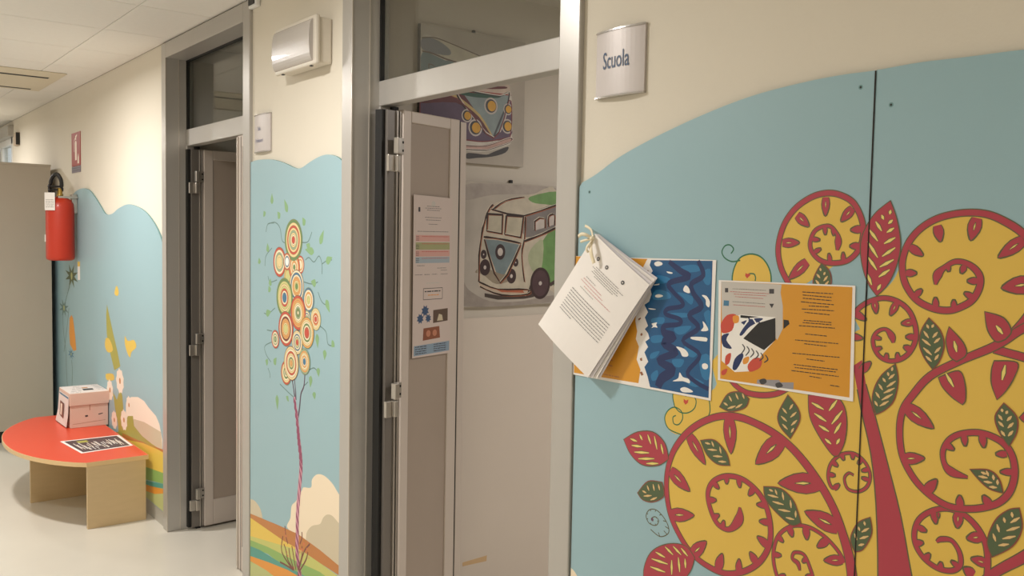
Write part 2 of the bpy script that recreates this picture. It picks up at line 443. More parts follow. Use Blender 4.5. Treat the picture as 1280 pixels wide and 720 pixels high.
 'teeth_c': [(-0.8231,1.5014,-0.8183,1.4778,0.0145,1),(-0.781,1.5002,-0.7927,1.4765,0.0142,1),(-0.7509,1.4688,-0.7723,1.4642,0.0134,1),(-0.747,1.444,-0.7635,1.4423,0.0121,0),(-0.7528,1.4215,-0.7663,1.4258,0.0121,0),(-0.7758,1.4019,-0.777,1.4137,0.009,0),(-0.7965,1.4007,-0.7959,1.4105,0.0085,0),(-0.818,1.4142,-0.8061,1.4197,0.0079,0),(-0.8209,1.4365,-0.8075,1.4348,0.0079,0),(-0.8624,1.4768,-0.8363,1.4648,0.0148,0),(-0.8663,1.4337,-0.8416,1.432,0.0135,0),(-0.8443,1.3722,-0.8244,1.3924,0.0161,0)],
 'teeth_d': [(-1.1238,1.2469,-1.116,1.1702,0.0369,1),(-1.2295,1.1906,-1.18,1.1345,0.0332,1),(-0.9943,1.2272,-1.0563,1.1624,0.0436,1),(-0.9087,1.1586,-1.0035,1.1365,0.0447,1),(-0.8677,1.0839,-0.9434,1.097,0.0392,1),(-1.2799,1.1036,-1.2189,1.0691,0.0364,1),(-1.2761,1.0037,-1.2054,1.0211,0.0332,1),(-1.2121,0.9317,-1.1709,0.975,0.0303,1),(-1.141,0.9223,-1.129,0.9616,0.0231,0),(-1.0878,0.9324,-1.0871,0.9632,0.0174,0),(-1.0443,0.966,-1.0622,0.9847,0.02,0),(-1.0163,1.0078,-1.0466,1.0202,0.0198,0),(-1.0171,1.0559,-1.0428,1.0516,0.0147,0),(-1.0246,1.088,-1.0504,1.0831,0.0138,0),(-1.0568,1.1155,-1.07,1.0963,0.014,0),(-1.0957,1.1258,-1.0917,1.1072,0.0133,0),(-1.1254,1.1239,-1.1247,1.1071,0.0134,0),(-1.1586,1.1025,-1.1431,1.0929,0.0136,0),(-1.1708,1.0622,-1.1489,1.0676,0.0137,0),(-1.1603,1.0257,-1.1403,1.0393,0.0137,0),(-1.1323,1.011,-1.1277,1.0305,0.0125,0)],
 'teeth_e': [(-0.7617,1.3265,-0.7092,1.2969,0.0308,1),(-0.7622,1.235,-0.722,1.2444,0.0224,1),(-0.7193,1.1857,-0.7,1.2135,0.0187,0),(-0.6609,1.1754,-0.6619,1.1961,0.014,0),(-0.6141,1.19,-0.6257,1.205,0.0152,0),(-0.6604,1.2972,-0.6574,1.2779,0.0113,0),(-0.6325,1.3024,-0.6286,1.2811,0.0129,0),(-0.5926,1.2783,-0.6098,1.2743,0.0118,0),(-0.5816,1.2524,-0.6021,1.2478,0.0117,0),(-0.6915,1.2755,-0.6747,1.2683,0.0124,0),(-0.6949,1.1605,-0.6945,1.1517,0.0042,0)],
 'teeth_f': [(-0.8916,1.2028,-0.8796,1.1966,0.0102,0),(-0.8737,1.2202,-0.868,1.2103,0.0091,0),(-0.8516,1.2267,-0.8511,1.2153,0.009,0),(-0.8338,1.2189,-0.8405,1.2089,0.008,0),(-0.82,1.2039,-0.8329,1.1982,0.008,0),(-0.8182,1.1854,-0.8323,1.1859,0.008,0),(-0.897,1.1771,-0.8841,1.179,0.0092,0),(-0.8867,1.1524,-0.875,1.1645,0.0101,0)],
 'teeth_g': [(-0.9753,1.0594,-0.9676,1.042,0.0154,0),(-0.94,1.0706,-0.9366,1.0452,0.0171,0),(-0.8918,1.059,-0.9144,1.0375,0.0168,0),(-0.86,1.0299,-0.8997,1.0169,0.0211,1),(-1.0004,1.0343,-0.9869,1.0267,0.0117,0),(-1.0084,0.9954,-0.9905,0.9997,0.0118,0),(-0.9945,0.9525,-0.9801,0.9649,0.0118,0),(-0.9357,1.0095,-0.9438,1.0004,0.0095,0),(-0.9231,0.9805,-0.9359,0.9754,0.0095,0)],
 'teeth_h': [(-0.7037,1.1604,-0.6983,1.1399,0.0134,0),(-0.6628,1.1688,-0.6636,1.1423,0.0181,1),(-0.6238,1.1395,-0.6478,1.1293,0.0193,1),(-0.6125,1.0987,-0.6396,1.099,0.0185,1),(-0.633,1.0729,-0.6501,1.0806,0.0203,0),(-0.7293,1.1266,-0.7132,1.1233,0.012,0),(-0.7325,1.097,-0.7177,1.1031,0.012,0),(-0.7141,1.0742,-0.7061,1.0875,0.011,0),(-0.6881,1.0642,-0.6866,1.079,0.011,0),(-0.6585,1.0801,-0.6704,1.0857,0.0099,0)],
 'leaf_r': [[(-0.8007,1.6729),(-0.7867,1.6389),(-0.7785,1.5985),(-0.7832,1.5646),(-0.7977,1.5299),(-0.8185,1.5066),(-0.8362,1.5278),(-0.8489,1.5587),(-0.8542,1.5936),(-0.8479,1.6217),(-0.8305,1.6494),(-0.8129,1.6646)],[(-0.6924,1.4675),(-0.6674,1.444),(-0.6614,1.4238),(-0.6769,1.41),(-0.6901,1.4188),(-0.6969,1.4442)],[(-0.6383,1.4961),(-0.6087,1.4891),(-0.5954,1.4686),(-0.604,1.4538),(-0.6186,1.4486),(-0.633,1.4666)],[(-0.7064,1.3823),(-0.6731,1.3982),(-0.6611,1.3772),(-0.6592,1.3517),(-0.6641,1.3422),(-0.6821,1.3514),(-0.6991,1.3668)],[(-0.6202,1.4208),(-0.5851,1.422),(-0.5882,1.397),(-0.6001,1.3735),(-0.6127,1.3584),(-0.6229,1.3827),(-0.6239,1.4046)],[(-0.9461,1.3164),(-0.9025,1.328),(-0.8742,1.313),(-0.8639,1.281),(-0.8668,1.2419),(-0.8788,1.2143),(-0.8921,1.2145),(-0.9207,1.2437),(-0.9416,1.2772)],[(-1.4184,1.1416),(-1.3759,1.1674),(-1.3278,1.1763),(-1.292,1.1584),(-1.2792,1.1248),(-1.3093,1.1036),(-1.3568,1.0945),(-1.3945,1.1108)],[(-1.1991,0.9327),(-1.2275,0.9507),(-1.2797,0.9391),(-1.3256,0.9066),(-1.3456,0.8582),(-1.3381,0.8119),(-1.2985,0.8191),(-1.246,0.8543),(-1.2107,0.8976)],[(-0.58,1.3375),(-0.5638,1.3566),(-0.5435,1.3579),(-0.5319,1.3438),(-0.5531,1.3279),(-0.572,1.3307)]],
 'slit_r': [[(-0.8158,1.6476,-0.8118,1.6397),(-0.8262,1.6363,-0.8145,1.6202),(-0.8386,1.6234,-0.821,1.6029),(-0.8395,1.6016,-0.8197,1.5743),(-0.8383,1.5755,-0.8206,1.5529),(-0.8377,1.5452,-0.8287,1.5265),(-0.7999,1.6559,-0.8013,1.6485),(-0.7955,1.6389,-0.8031,1.6328),(-0.7924,1.6254,-0.8053,1.6178),(-0.7895,1.6092,-0.8092,1.5986),(-0.7888,1.5922,-0.8118,1.5766),(-0.7907,1.5718,-0.8153,1.5583),(-0.797,1.5545,-0.8164,1.541),(-0.8122,1.5284,-0.8179,1.5184)],[(-0.6826,1.4441,-0.6777,1.4268)],[(-0.6192,1.4748,-0.6089,1.4627)],[(-0.6937,1.3906,-0.6798,1.3697)],[(-0.6028,1.4152,-0.6063,1.3913)],[(-0.9371,1.3029,-0.9119,1.2946),(-0.9307,1.2841,-0.9056,1.2736),(-0.9204,1.2636,-0.8994,1.2561),(-0.9069,1.2414,-0.8941,1.2341),(-0.8859,1.3159,-0.901,1.294),(-0.8746,1.2984,-0.8946,1.2707),(-0.8762,1.2764,-0.8886,1.2547),(-0.8776,1.2471,-0.8835,1.2362)],[(-1.3959,1.1472,-1.375,1.1451),(-1.3912,1.1328,-1.3584,1.1363),(-1.3824,1.1194,-1.3378,1.1267),(-1.3695,1.1069,-1.3216,1.117),(-1.3449,1.1013,-1.3095,1.1089),(-1.3675,1.1617,-1.3589,1.1513),(-1.3433,1.1663,-1.333,1.1474),(-1.3235,1.167,-1.3145,1.1392),(-1.3034,1.1532,-1.2964,1.1329)],[(-1.3099,0.9113,-1.2824,0.9076),(-1.3211,0.8929,-1.2742,0.8953),(-1.3243,0.8739,-1.2811,0.8754),(-1.2833,0.931,-1.2599,0.9202),(-1.2606,0.9388,-1.2376,0.9269),(-1.2382,0.9412,-1.2193,0.9295),(-1.2632,0.9075,-1.262,0.8755),(-1.2448,0.9189,-1.2399,0.8884),(-1.2263,0.9216,-1.2241,0.902)],[(-0.5634,1.3465,-0.5465,1.3453)]],
 'leaf_g': [[(-0.9278,1.5623),(-0.913,1.5508),(-0.9063,1.5349),(-0.9085,1.513),(-0.9224,1.4867),(-0.9398,1.5075),(-0.9453,1.5274),(-0.9374,1.548)],[(-0.7259,1.4793),(-0.7051,1.4597),(-0.6974,1.4343),(-0.7043,1.4073),(-0.7151,1.392),(-0.7311,1.4106),(-0.7407,1.4329),(-0.7383,1.4566)],[(-0.7791,1.3963),(-0.7724,1.3681),(-0.7779,1.333),(-0.7932,1.3132),(-0.811,1.3011),(-0.8194,1.3229),(-0.8168,1.3479),(-0.8033,1.3742)],[(-0.6023,1.3574),(-0.582,1.3392),(-0.58,1.3148),(-0.5911,1.2886),(-0.6079,1.3096),(-0.615,1.3335)],[(-0.6494,1.2424),(-0.6189,1.2483),(-0.6024,1.2372),(-0.595,1.215),(-0.6174,1.2168),(-0.6363,1.2294)],[(-0.5714,1.2),(-0.5653,1.1693),(-0.5779,1.1365),(-0.6082,1.1098),(-0.6174,1.1336),(-0.6071,1.1705),(-0.5884,1.1923)],[(-0.8128,1.1218),(-0.808,1.0932),(-0.8226,1.0604),(-0.84,1.0495),(-0.8498,1.0719),(-0.8373,1.1043)],[(-0.989,1.3109),(-0.9648,1.2884),(-0.9603,1.2639),(-0.9796,1.2264),(-1.004,1.2459),(-1.0098,1.2706)],[(-1.0365,1.1235),(-0.996,1.1289),(-0.9658,1.1106),(-0.9487,1.0733),(-0.9696,1.0625),(-1.0059,1.0787),(-1.0312,1.0995)],[(-1.3707,1.0289),(-1.3395,1.0635),(-1.2964,1.0711),(-1.2898,1.0414),(-1.3219,1.0192),(-1.3539,1.0167)],[(-1.1961,1.1829),(-1.1587,1.1912),(-1.1274,1.1716),(-1.1163,1.1456),(-1.1498,1.1411),(-1.1781,1.1557)],[(-1.1498,1.26),(-1.1289,1.2911),(-1.0964,1.2998),(-1.0754,1.2887),(-1.0848,1.2686),(-1.1208,1.2545)]],
 'slit_g': [[(-0.9306,1.5519,-0.9287,1.5465),(-0.9371,1.5407,-0.9298,1.5337),(-0.9387,1.5296,-0.9301,1.5209),(-0.9197,1.5451,-0.9227,1.5395),(-0.9145,1.5381,-0.9222,1.5286),(-0.9121,1.5291,-0.9217,1.5177)],[(-0.7287,1.4668,-0.725,1.4605),(-0.7332,1.4554,-0.7243,1.4447),(-0.7353,1.4419,-0.7204,1.4325),(-0.7326,1.4278,-0.718,1.4172),(-0.7279,1.4144,-0.7175,1.4063),(-0.717,1.4678,-0.7201,1.4623),(-0.7099,1.456,-0.7177,1.446),(-0.7055,1.4466,-0.7149,1.4374),(-0.7038,1.432,-0.7132,1.4211),(-0.7065,1.4195,-0.7126,1.4096)],[(-0.7841,1.3888,-0.7855,1.3818),(-0.7926,1.3791,-0.7905,1.3725),(-0.8012,1.3676,-0.7954,1.3614),(-0.808,1.3562,-0.8002,1.3469),(-0.8128,1.3415,-0.805,1.3322),(-0.814,1.3255,-0.8081,1.3177),(-0.78,1.3773,-0.7903,1.3673),(-0.7776,1.3657,-0.7932,1.3531),(-0.7789,1.3535,-0.7982,1.3419),(-0.7819,1.3427,-0.8013,1.3293),(-0.7885,1.3296,-0.8044,1.3183)],[(-0.6046,1.347,-0.6035,1.3418),(-0.6092,1.3366,-0.6029,1.3293),(-0.6087,1.3262,-0.6005,1.3193),(-0.6041,1.3124,-0.5978,1.3052),(-0.5958,1.3451,-0.5983,1.3397),(-0.5896,1.3379,-0.5962,1.3293),(-0.5865,1.3281,-0.5945,1.3183),(-0.5866,1.3156,-0.5932,1.3061)],[(-0.6308,1.2414,-0.6226,1.2398),(-0.6345,1.2341,-0.6203,1.2344),(-0.626,1.2275,-0.6131,1.2284),(-0.6176,1.221,-0.6057,1.2225),(-0.6228,1.2453,-0.6192,1.2376),(-0.6125,1.2412,-0.611,1.2331),(-0.6055,1.2352,-0.6051,1.2269)],[(-0.5824,1.1897,-0.5809,1.1817),(-0.5936,1.1784,-0.5913,1.1706),(-0.6029,1.1653,-0.5991,1.1536),(-0.6081,1.149,-0.6035,1.1376),(-0.5706,1.1844,-0.5835,1.1726),(-0.5699,1.1701,-0.5887,1.1586),(-0.5749,1.1541,-0.5939,1.1445),(-0.5839,1.139,-0.5993,1.1324)],[(-0.8239,1.1103,-0.822,1.1036),(-0.8345,1.0978,-0.8316,1.0914),(-0.8416,1.0839,-0.836,1.0734),(-0.8144,1.101,-0.828,1.09),(-0.8147,1.0866,-0.831,1.0772),(-0.8221,1.0702,-0.833,1.0646)],[(-0.9996,1.2826,-0.9892,1.2741),(-1.0019,1.2668,-0.9886,1.2589),(-0.9983,1.2521,-0.9862,1.244),(-0.9766,1.294,-0.9837,1.2827),(-0.9685,1.2802,-0.9813,1.2678),(-0.9667,1.2653,-0.9789,1.253),(-0.973,1.249,-0.9784,1.2394)],[(-1.0228,1.1199,-1.0136,1.1185),(-1.0254,1.1088,-1.0012,1.1095),(-1.014,1.0985,-0.9888,1.0986),(-1.0002,1.0864,-0.9737,1.0891),(-0.9831,1.0753,-0.9644,1.0762),(-1.009,1.1232,-1.0044,1.1139),(-0.9928,1.1219,-0.9892,1.1073),(-0.9746,1.111,-0.9722,1.0962),(-0.9622,1.0936,-0.9617,1.081)],[(-1.3547,1.0376,-1.3425,1.0357),(-1.3502,1.0266,-1.3264,1.0337),(-1.3299,1.0226,-1.3105,1.0334),(-1.3407,1.053,-1.3347,1.0424),(-1.3234,1.0601,-1.3189,1.0462),(-1.3078,1.0637,-1.3034,1.0511)],[(-1.1826,1.1799,-1.1686,1.1799),(-1.1751,1.1674,-1.151,1.1707),(-1.1607,1.1565,-1.137,1.1603),(-1.1467,1.1484,-1.1266,1.1516),(-1.1654,1.1861,-1.1595,1.1761),(-1.1445,1.1791,-1.1406,1.1662)],[(-1.1381,1.2707,-1.1279,1.2669),(-1.1276,1.2604,-1.1082,1.269),(-1.108,1.2647,-1.0922,1.2754),(-1.1254,1.2863,-1.1183,1.2765),(-1.1092,1.2941,-1.1022,1.2829),(-1.093,1.2966,-1.0881,1.2867)]],
 'dome': [(-1.1269,1.5101),(-1.1276,1.5281),(-1.1221,1.5483),(-1.1096,1.5654),(-1.0869,1.5732),(-1.0633,1.5692),(-1.0465,1.555),(-1.0371,1.5362),(-1.0353,1.5151)],
 'dome_tendril': [(-1.1094,1.5599),(-1.1298,1.5568),(-1.1475,1.5634),(-1.1555,1.5753),(-1.1485,1.5876),(-1.1361,1.5898),(-1.1269,1.582),(-1.1329,1.5727)],
 'dome_heart': [(-1.0958,1.5355),(-1.091,1.5337),(-1.0854,1.5363),(-1.0842,1.5317),(-1.0916,1.525),(-1.0966,1.5295)],
 'dome_curl': [(-1.0863,1.5347),(-1.0758,1.5344),(-1.0718,1.5276),(-1.0725,1.5209)],
 'curl_fill': [(-1.2513,1.1837),(-1.2855,1.19),(-1.2955,1.2104),(-1.2871,1.2305),(-1.2708,1.2407),(-1.2748,1.2661),(-1.2625,1.2795),(-1.2117,1.2898),(-1.1727,1.2817),(-1.1709,1.2377),(-1.2087,1.2143)],
 'curl_a': [(-1.2476,1.1844),(-1.2832,1.1904),(-1.2955,1.2104),(-1.287,1.2294),(-1.2685,1.24),(-1.2496,1.2345),(-1.2453,1.2192),(-1.2559,1.2047),(-1.2694,1.2046),(-1.2721,1.2174),(-1.2641,1.2228)],
 'curl_b': [(-1.2685,1.2417),(-1.2746,1.2632),(-1.2686,1.2814),(-1.252,1.2953)],
 'curl_c': [(-1.2685,1.2417),(-1.2532,1.2321),(-1.2312,1.2342),(-1.2136,1.2473),(-1.2107,1.2647),(-1.224,1.2739),(-1.2399,1.2686)],
 'curl_heart': [(-1.244,1.2622),(-1.2373,1.2593),(-1.2309,1.2626),(-1.232,1.2556),(-1.2384,1.25),(-1.2437,1.2549)],
 'curl_d': [(-1.1757,1.2702),(-1.1727,1.2485),(-1.1777,1.2338)],
 'bluecurl': [(-1.3203,0.9772),(-1.3245,0.9833),(-1.3144,0.9889),(-1.3047,0.9831),(-1.3121,0.9704),(-1.332,0.9698),(-1.3421,0.9834),(-1.3331,0.9996),(-1.3134,1.0047),(-1.2935,0.9962),(-1.2774,0.9799),(-1.276,0.9626),(-1.2995,0.9489),(-1.3275,0.9572)],
 'hill3': [(-1.5909,0.7899),(-1.553,0.7878),(-1.4827,0.7734),(-1.3772,0.7524),(-1.2799,0.7419),(-1.2752,0.6179),(-1.5828,0.5488)],
 'screws3': [(-0.8652,1.8703),(-0.8077,1.834),(-1.5509,1.7068)],
 'seam3': [(-0.8388,1.8958),(-0.8356,1.0083)],
 'm2_top': [(-3.6309,1.8864),(-3.5498,1.8919),(-3.4073,1.8857),(-3.2917,1.8661),(-3.1998,1.8439),(-3.1377,1.8394),(-3.0608,1.8577),(-2.9785,1.8734),(-2.9149,1.876),(-2.853,1.8661),(-2.8077,1.8476),(-2.772,1.8252)],
 'circ': [(-3.1389,1.4759,0.0332,'rcoc'),(-3.2505,1.4283,0.0342,'yoy'),(-3.1923,1.4647,0.049,'rococg'),(-3.2006,1.5685,0.0765,'gnrnsncr'),(-3.3302,1.4798,0.0569,'rcsnn'),(-3.2584,1.4839,0.0327,'rcbw'),(-3.17,1.3924,0.061,'cbcoonyg'),(-3.0647,1.3476,0.0447,'bcocyy'),(-3.0776,1.2807,0.0269,'scbcs'),(-3.2796,1.3423,0.0738,'gynyrcb'),(-3.2672,1.2209,0.0659,'rcdoony'),(-3.0034,1.2811,0.0397,'nncorcr'),(-3.1546,1.2926,0.0643,'rooncsggc'),(-3.0769,1.2237,0.057,'oncgcrr'),(-3.3666,1.1697,0.0353,'rcscgs'),(-3.2619,1.0483,0.0457,'rncgcs'),(-3.1606,1.1787,0.0445,'ncbcsnrr'),(-3.0964,1.1129,0.047,'soncocb'),(-3.214,1.0921,0.0638,'ncrncgnoo')],
 'm2_trunk': [(-3.1872,0.9643,0.0081),(-3.1685,0.909,0.0112),(-3.1535,0.8496,0.0124),(-3.144,0.8049,0.0133),(-3.1292,0.7537,0.0142),(-3.1251,0.7004,0.0148),(-3.1383,0.612,0.0149),(-3.1536,0.5222,0.015),(-3.1545,0.4435,0.015),(-3.1555,0.3645,0.0157),(-3.1331,0.2926,0.0172),(-3.1108,0.2212,0.0188)],
 'm2_branch': [[(-3.2098,1.0311,0.0037),(-3.1948,0.9982,0.0044),(-3.1798,0.9538,0.0062)],[(-3.1879,1.0341,0.0031),(-3.1766,0.9931,0.0037),(-3.1726,0.9549,0.0056)],[(-3.0941,1.0699,0.0036),(-3.1023,1.0194,0.0043),(-3.1282,0.9849,0.0046),(-3.14,0.9293,0.0055),(-3.1539,0.8883,0.0062)]],
 'm2_vine': [[(-3.4454,1.6294),(-3.376,1.6358),(-3.3275,1.6138),(-3.308,1.5669),(-3.2796,1.5557)],[(-3.1259,1.5606),(-3.0742,1.5645),(-3.0408,1.6004)],[(-3.0956,1.4954),(-3.0649,1.5054),(-3.0227,1.4905),(-2.9818,1.5137),(-2.9571,1.4855),(-2.9566,1.4493)],[(-3.4654,1.5969),(-3.4454,1.6294),(-3.3858,1.6334)],[(-3.4048,1.5334),(-3.4648,1.4996),(-3.4748,1.4585)],[(-2.9571,1.4855),(-2.9095,1.5015),(-2.8782,1.5026)],[(-3.3547,1.4075),(-3.4237,1.3959),(-3.444,1.4192)],[(-3.1068,1.4125),(-3.0384,1.4086),(-2.9887,1.4186)],[(-2.9882,1.3821),(-2.9552,1.3478),(-2.9071,1.3368)],[(-3.3734,1.2944),(-3.443,1.2647),(-3.4839,1.2655)],[(-3.4024,1.1993),(-3.4528,1.1985)],[(-3.4021,1.1547),(-3.4728,1.1308),(-3.4624,1.099),(-3.4115,1.0724)],[(-3.4416,1.044),(-3.4212,1.0222),(-3.4211,1.0058)],[(-2.9702,1.259),(-2.9216,1.2418),(-2.9051,1.2001),(-2.8582,1.198)],[(-3.3224,0.9954),(-3.2462,0.9748),(-3.1944,0.9632)],[(-3.0599,1.0858),(-3.0177,1.0988),(-2.9843,1.0883)],[(-3.1023,1.0194),(-3.0679,1.0395)]],
 'm2_leaf': [(-3.406,1.7092,-3.4062,1.7427),(-3.2565,1.6759,-3.281,1.7149),(-3.476,1.6618,-3.4864,1.6781),(-3.3278,1.653,-3.3471,1.6728),(-3.1006,1.626,-3.1182,1.6484),(-2.9743,1.5575,-2.9506,1.5975),(-3.0569,1.5411,-3.0826,1.5517),(-3.0232,1.5272,-3.0823,1.5331),(-3.4447,1.5163,-3.4489,1.5446),(-3.5308,1.4646,-3.5351,1.4851),(-2.9252,1.4939,-2.8861,1.508),(-3.4236,1.3797,-3.4198,1.4042),(-3.0051,1.4105,-3.0385,1.416),(-2.9233,1.3572,-2.899,1.323),(-3.4235,1.3555,-3.4337,1.3751),(-3.4634,1.2631,-3.4229,1.2745),(-3.3816,1.068,-3.362,1.0906),(-3.4417,1.0645,-3.4622,1.0702),(-2.9944,1.2274,-2.989,1.1874),(-2.9287,1.1758,-2.9315,1.1463),(-2.8584,1.2123,-2.8737,1.1963),(-2.9845,1.103,-2.9793,1.0779),(-3.0426,1.0656,-3.0473,1.0311),(-3.3511,0.9469,-3.3468,0.8992),(-3.0166,1.0094,-3.0113,0.9879),(-3.2553,0.9419,-3.246,0.9552)],
 'm2_cloud': [(-2.7846,0.4094),(-3.167,0.4242),(-3.2506,0.4368),(-3.2191,0.4813),(-3.2085,0.5318),(-3.1685,0.5616),(-3.1153,0.6175),(-3.1013,0.6309),(-3.0374,0.646),(-3.0293,0.6775),(-2.9876,0.7066),(-2.9303,0.7151),(-2.8663,0.7026),(-2.8271,0.6829),(-2.7856,0.6607)],
 'm2_cloud2': [(-2.7816,0.4104),(-3.078,0.4338),(-3.0697,0.467),(-3.0271,0.5018),(-2.9604,0.5274),(-2.9362,0.5563),(-2.9041,0.5774),(-2.8646,0.5841),(-2.8255,0.5748),(-2.7841,0.5644)],
 'm2_cloud3': [(-3.6252,0.3824),(-3.6255,0.4562),(-3.575,0.4601),(-3.5169,0.4406),(-3.4893,0.4012)],
 'm2_brown': [(-3.6253,0.3928),(-3.3372,0.4214),(-3.149,0.4371),(-2.959,0.4302),(-2.7696,0.4142),(-2.7688,0.364),(-2.7994,0.3831),(-2.9584,0.3815),(-3.0949,0.3824),(-3.2786,0.3726),(-3.6252,0.3754)],
 'm2_yellow': [(-3.6252,0.3772),(-3.2786,0.3726),(-3.0949,0.3824),(-3.2031,0.3583),(-3.3761,0.3281),(-3.6248,0.2822)],
 'm2_lime': [(-3.6249,0.2953),(-3.3762,0.3364),(-3.0949,0.384),(-2.9584,0.3815),(-2.769,0.3784),(-2.7683,0.3354),(-2.9575,0.3176),(-3.1842,0.3162),(-3.4367,0.2937),(-3.6248,0.2691)],
 'm2_green': [(-3.6248,0.2778),(-3.4368,0.3021),(-3.1843,0.3242),(-2.9579,0.3477),(-2.7684,0.3425),(-2.7671,0.2636),(-3.0586,0.2696),(-3.2396,0.2671),(-3.4366,0.2728),(-3.6247,0.2473)],
 'm2_teal': [(-3.6247,0.2517),(-3.5203,0.2649),(-3.3558,0.2721),(-3.1839,0.2845),(-2.9573,0.3026),(-2.9569,0.2725),(-3.2021,0.2589),(-3.3755,0.2453),(-3.6246,0.2062)],
 'm2_orange': [(-3.6246,0.208),(-3.4364,0.2392),(-3.2396,0.2671),(-3.0243,0.2808),(-2.8281,0.2421),(-2.9559,0.1972),(-3.277,0.1984),(-3.4568,0.1992),(-3.6245,0.1861)],
 'm2_pale': [(-3.6245,0.1905),(-3.4568,0.2034),(-3.2771,0.2025),(-2.9559,0.1972),(-2.766,0.1916),(-3.6233,-0.1258)],
 'm2_grass': [[(-3.1839,0.2845),(-3.24,0.3073),(-3.2592,0.3418),(-3.2785,0.3604)],[(-3.1839,0.2845),(-3.2214,0.3289),(-3.231,0.3581)],[(-3.1839,0.2845),(-3.2777,0.2795),(-3.3164,0.2758)],[(-3.1656,0.2902),(-3.1938,0.3531),(-3.2032,0.3742)],[(-3.1475,0.2959),(-3.1124,0.3616),(-3.1128,0.4005)],[(-3.1384,0.2909),(-3.0771,0.3567),(-3.0601,0.3927)],[(-3.1385,0.2987),(-3.0949,0.3824),(-3.0433,0.4284)],[(-3.2406,0.3714),(-3.2597,0.3981),(-3.2696,0.4357)],[(-3.1307,0.4031),(-3.1132,0.4316),(-3.1134,0.4549)],[(-3.1931,0.2817),(-3.2974,0.3224),(-3.2883,0.3901)]],
 'm2_bloom': [(-3.2597,0.3981,0.0063),(-3.2694,0.4116,0.0047),(-3.2401,0.3233,0.0055),(-3.2497,0.3366,0.0039),(-3.1127,0.385,0.0094),(-3.0953,0.4134,0.0078),(-3.0605,0.4296,0.0047),(-3.1303,0.3719,0.0071),(-3.0689,0.4017,0.0055),(-3.0512,0.3723,0.0039),(-3.184,0.2925,0.0071)],
 'm1_top': [(-7.8596,0.7314),(-7.644,1.315),(-7.3998,1.5651),(-7.0685,1.7294),(-6.9404,1.8086),(-6.8016,1.852),(-6.6043,1.8677),(-6.4178,1.8517),(-6.2703,1.8042),(-6.1288,1.7443),(-5.9924,1.6894),(-5.8333,1.6895),(-5.7053,1.7179),(-5.5106,1.7414),(-5.3499,1.7325),(-5.1547,1.6988),(-4.9912,1.6373),(-4.8743,1.5667),(-4.8104,1.4975)],
 'm1_blade': [(-5.9748,1.1209),(-5.9189,1.0521),(-5.8271,0.9479),(-5.733,0.8467),(-5.6718,0.7659),(-5.8102,0.7233),(-5.9112,0.8263),(-5.9856,0.9323),(-5.9967,1.0457)],
 'm1_yel': [[(-6.006,0.9048),(-5.909,0.9021),(-5.8394,0.847),(-5.9598,0.8181),(-6.0325,0.8508)],[(-5.5654,0.9618),(-5.5016,0.9386),(-5.3759,0.9576),(-5.3278,0.9221),(-5.4271,0.8818),(-5.4614,0.8448),(-5.5245,0.8706),(-5.5666,0.9138)],[(-5.7431,1.2528),(-5.6939,1.2151),(-5.7297,1.1899),(-5.7956,1.202)],[(-6.0133,0.6736),(-5.8437,0.6964),(-5.8212,0.6619),(-5.9897,0.6384)]],
 'm1_flower': [(-5.6832,0.6751,0.0725),(-5.9184,0.5849,0.0625),(-5.4893,0.5593,0.05),(-5.819,0.4117,0.055),(-5.6,0.4502,0.06)],
 'm1_stem': [(-5.847,0.583),(-5.8027,0.4897),(-5.7359,0.4015),(-5.7156,0.306),(-5.6477,0.3191),(-5.5994,0.4746),(-5.6318,0.5911),(-5.6843,0.632),(-5.7548,0.5472)],
 'm1_cloud': [(-5.6915,0.3601),(-5.5555,0.4822),(-5.5538,0.5549),(-5.4458,0.6138),(-5.3016,0.6362),(-5.1834,0.6318),(-5.0885,0.6076),(-4.9601,0.5848),(-4.8999,0.5516),(-4.8483,0.4742),(-4.8489,0.4307),(-5.347,0.4009)],
 'm1_cloud2': [(-5.514,0.4173),(-5.386,0.4937),(-5.1857,0.5117),(-4.8722,0.5131),(-4.8491,0.4199),(-5.0361,0.4043),(-5.3885,0.3812)],
 'm1_olive': [(-6.027,0.2326),(-5.6915,0.3601),(-5.5122,0.4896),(-5.4064,0.5079),(-5.3869,0.4523),(-5.2264,0.4239),(-5.0359,0.4155),(-4.8214,0.4147),(-4.8223,0.3496),(-6.0315,0.0887)],
 'm1_brown': [(-5.6915,0.3601),(-5.3068,0.3853),(-5.036,0.4065),(-4.8006,0.4276),(-4.8008,0.4103),(-5.1111,0.4006),(-5.5157,0.3447),(-6.2839,0.2494)],
 'm1_orange': [(-8.1636,-0.0344),(-6.2836,0.2562),(-5.6025,0.3523),(-5.2668,0.3838),(-5.0362,0.3986),(-4.7871,0.4163),(-4.7886,0.3009),(-5.1135,0.2641),(-5.6961,0.1859),(-8.172,-0.1707)],
 'm1_green': [(-8.172,-0.1707),(-5.6961,0.1859),(-5.1135,0.2663),(-4.7886,0.303),(-4.7893,0.2468),(-5.1147,0.1956),(-5.6981,0.1109),(-8.1784,-0.2732)],
 'm1_teal': [(-8.1805,-0.3074),(-5.6986,0.0922),(-5.1148,0.1899),(-4.7893,0.2468),(-4.7897,0.2208),(-5.1153,0.1636),(-5.6994,0.0609),(-8.1837,-0.3589)],
 'm1_pale': [(-8.1837,-0.3589),(-5.6994,0.0609),(-5.1153,0.1636),(-4.7897,0.2208),(-4.7916,0.0753),(-8.2126,-0.8253)],
 'm1_orange2': [(-5.6991,0.0734),(-5.0399,0.1768),(-4.8173,0.2142),(-4.842,0.1844),(-4.9852,0.1474),(-5.3127,0.103)],
 'm1_stem2': [(-7.1233,0.4353),(-7.1501,0.5653),(-7.1577,0.6832),(-7.2311,0.8244),(-7.2448,0.9576),(-7.1253,1.0848),(-7.0171,1.1789)],
